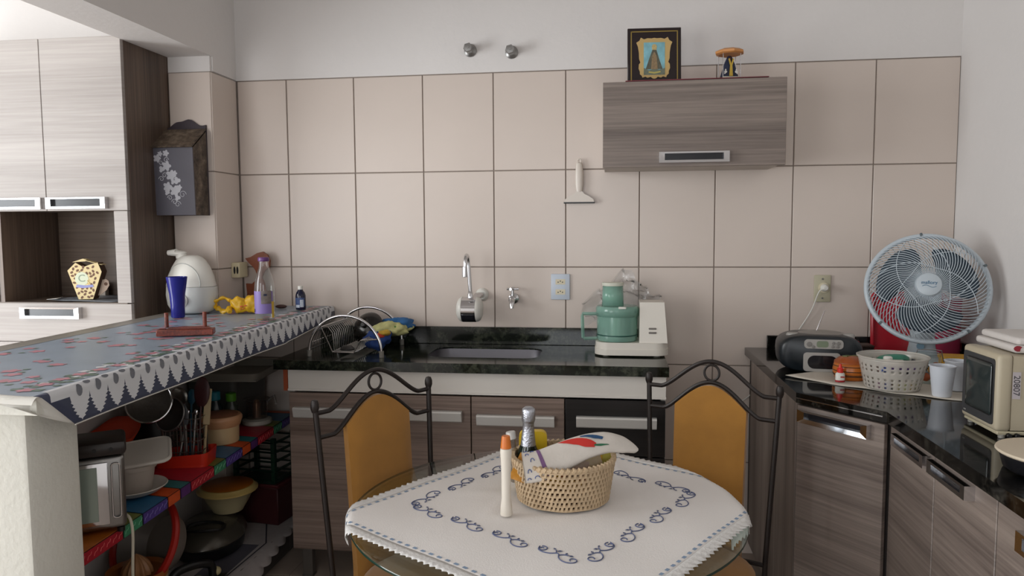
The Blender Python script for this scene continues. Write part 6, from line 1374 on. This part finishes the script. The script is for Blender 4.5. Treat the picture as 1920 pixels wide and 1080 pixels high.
b = B(); b.sheet(lambda u, v: Vector((-0.10+0.115*u, -0.76+0.34*v, 0.0026)), 3, 6); obj('printed_field', b, mat('slate_print', '#55535c', 0.9, var=0.1), lm_)
gr = thing('electric_grill', 'round dark electric grill with grey lid and loop handle on the lace mat', 'grill', (-0.165, -0.475, LZ+0.0045), rz=R(14))
b = B(); b.lathe([(0, 0), (0.10, 0), (0.125, 0.012), (0.132, 0.055), (0.128, 0.062), (0, 0.062)], 36, None, 1, 1.35); obj('pan', b, BLACK, gr)
b = B(); b.lathe([(0.134, 0.058), (0.138, 0.064), (0.132, 0.085), (0.10, 0.112), (0.06, 0.122), (0, 0.124)], 36, None, 1, 1.35); obj('lid', b, mat('olive_grey_enamel', '#4f4a41', 0.25, 0.3, var=0.05), gr)
b = B(); b.tube(smooth_path([(-0.06, -0.10, 0.112), (-0.05, -0.14, 0.128), (0.02, -0.145, 0.130), (0.075, -0.11, 0.122), (0.07, -0.06, 0.124), (0.0, -0.05, 0.130), (-0.06, -0.07, 0.126), (-0.06, -0.10, 0.112)]), 0.006, 8); obj('loop_handle', b, BLACK, gr)
cbw = thing('cream_bowl', 'cream plastic bowl with orange lid standing on the dark electric grill', 'bowl', (-0.140, -0.375, LZ+0.1295))
b = B(); b.lathe([(0, 0), (0.060, 0), (0.063, 0.006), (0.080, 0.035), (0.104, 0.082), (0.112, 0.086), (0.112, 0.092), (0, 0.092)], 40); obj('bowl_body', b, mat('cream_bowl_plastic', '#b7ab85', 0.4, var=0.03), cbw)
b = B(); b.lathe([(0.121, 0.086), (0.122, 0.092), (0.114, 0.097), (0.106, 0.107), (0.10, 0.108), (0, 0.105)], 40); ld = obj('lid', b, mat('lid_rim_cream', '#c2a765', 0.4), cbw)
b = B(); b.lathe([(0.102, 0.1085), (0.10, 0.110), (0, 0.1090)], 40); obj('lid_top', b, mat('deep_orange_lid', '#b5651b', 0.4, var=0.06), ld)
mbx = thing('maroon_box', 'dark maroon cardboard box at the back of the low platform', 'box', (-0.090, -0.125, LZ+0.0045), rz=R(-8))
b = B(); b.box(-0.11, 0.11, -0.085, 0.085, 0, 0.165, 0.003); obj('carton', b, mat('maroon_card', '#3f1618', 0.5, var=0.12), mbx)
b = B(); b.box(-0.112, 0.112, -0.087, 0.087, 0.1655, 0.180, 0.003); obj('lid', b, mat('maroon_card_lid', '#511a1e', 0.5), mbx)
gc = thing('green_crate', 'dark green slatted plastic crate on top of the maroon box', 'crate', (-0.095, -0.125, LZ+0.1852), rz=R(-8))
GRC = mat('dark_green_plastic', '#123022', 0.4, var=0.08)
for i in range(5):
    b = B(); b.tube([(x, y_, 0.016+0.042*i) for x, y_ in rrect(-0.10, 0.10, -0.08, 0.08, 0.012, 3)], 0.013, 4, True, flat=0.35); obj('slat', b, GRC, gc)
b = B(); b.prism(rrect(-0.099, 0.099, -0.079, 0.079, 0.012), 0, 0.004)
for x, y_ in ((-0.096, -0.076), (0.096, -0.076), (0.096, 0.076), (-0.096, 0.076)): b.box(x-0.009, x+0.009, y_-0.009, y_+0.009, 0.004, 0.205)
obj('corner_frame', b, GRC, gc)
oj = thing('citrus_juicer', 'orange-brown citrus juicer with ribbed cone and cream band on the low platform', 'juicer', (-0.135, -0.985, LZ+0.0045))
OJ = mat('amber_orange_plastic', '#a8602c', 0.35, var=0.05)
b = B(); b.lathe([(0, 0), (0.075, 0), (0.080, 0.005), (0.088, 0.10), (0, 0.10)], 36); obj('juice_base', b, OJ, oj)
b = B(); b.lathe([(0.0885, 0.101), (0.094, 0.104), (0.095, 0.126), (0.0905, 0.128)], 36); obj('cream_band', b, mat('cream_band_plastic', '#bfae90', 0.4), oj)
b = B(); b.lathe([(0, 0.1285), (0.040, 0.1285), (0.086, 0.140), (0.094, 0.152), (0.097, 0.152), (0.096, 0.128)], 36); obj('bowl', b, OJ, oj)
b = B(); b.sheet(lambda u, v: Vector(((0.046*(1-v**2.2)*(1+0.10*math.cos(u*2*math.pi*12)))*math.cos(u*2*math.pi), (0.046*(1-v**2.2)*(1+0.10*math.cos(u*2*math.pi*12)))*math.sin(u*2*math.pi), 0.136+0.070*v)), 96, 10, closed_u=True); obj('ribbed_cone', b, mat('pale_amber_plastic', '#b5835a', 0.35), oj)
rb = thing('red_rimmed_basin', 'grey basin with bright red rim lying on its side behind the citrus juicer', 'basin', (-0.165, -0.900, 0.345), rot=(R(65), R(0), R(-22)))
b = B(); b.lathe([(0, -0.10), (0.09, -0.10), (0.10, -0.094), (0.150, 0.0), (0.146, 0.0), (0.096, -0.090), (0, -0.095)], 44); obj('basin_wall', b, mat('warm_grey_plastic', '#8a8178', 0.45, var=0.04), rb)
b = B(); b.tube([(0.154*math.cos(a), 0.154*math.sin(a), 0.0) for a in [2*math.pi*i/48 for i in range(48)]], 0.013, 8, True); obj('red_rim', b, mat('scarlet_plastic', '#b42318', 0.4), rb)
wb2 = thing('white_bucket', 'greyish white bucket at the near end of the low platform behind the end wall', 'bucket', (-0.175, -1.330, LZ+0.0045))
b = B(); b.lathe([(0, 0), (0.095, 0), (0.10, 0.005), (0.115, 0.20), (0.120, 0.205), (0.112, 0.205), (0.096, 0.01), (0, 0.008)], 36); obj('bucket_body', b, mat('grey_white_bucket', '#a39d94', 0.5), wb2)
bi = thing('black_iron', 'black clothes iron with cream dial on the low platform beside the citrus juicer', 'iron', (-0.010, -0.835, LZ+0.0065), rz=R(60))
b = B(); b.prism([(-0.10, -0.045), (0.03, -0.048), (0.09, -0.020), (0.115, 0.0), (0.09, 0.020), (0.03, 0.048), (-0.10, 0.045)], 0, 0.030); obj('sole', b, BLACK, bi)
b = B(); b.tube(smooth_path([(0.06, 0, 0.030), (0.05, 0, 0.085), (-0.02, 0, 0.105), (-0.085, 0, 0.095), (-0.095, 0, 0.030)]), 0.015, 10); obj('handle', b, BLACK, bi)
b = B(); b.cyl(0.020, 0.0305, 0.055, 18, T(0.0, 0.0, 0), 0.004); b.sph(0.016, T(0.075, 0, 0.052)); obj('dial', b, mat('cream_dial', '#b4a77c', 0.5), bi)
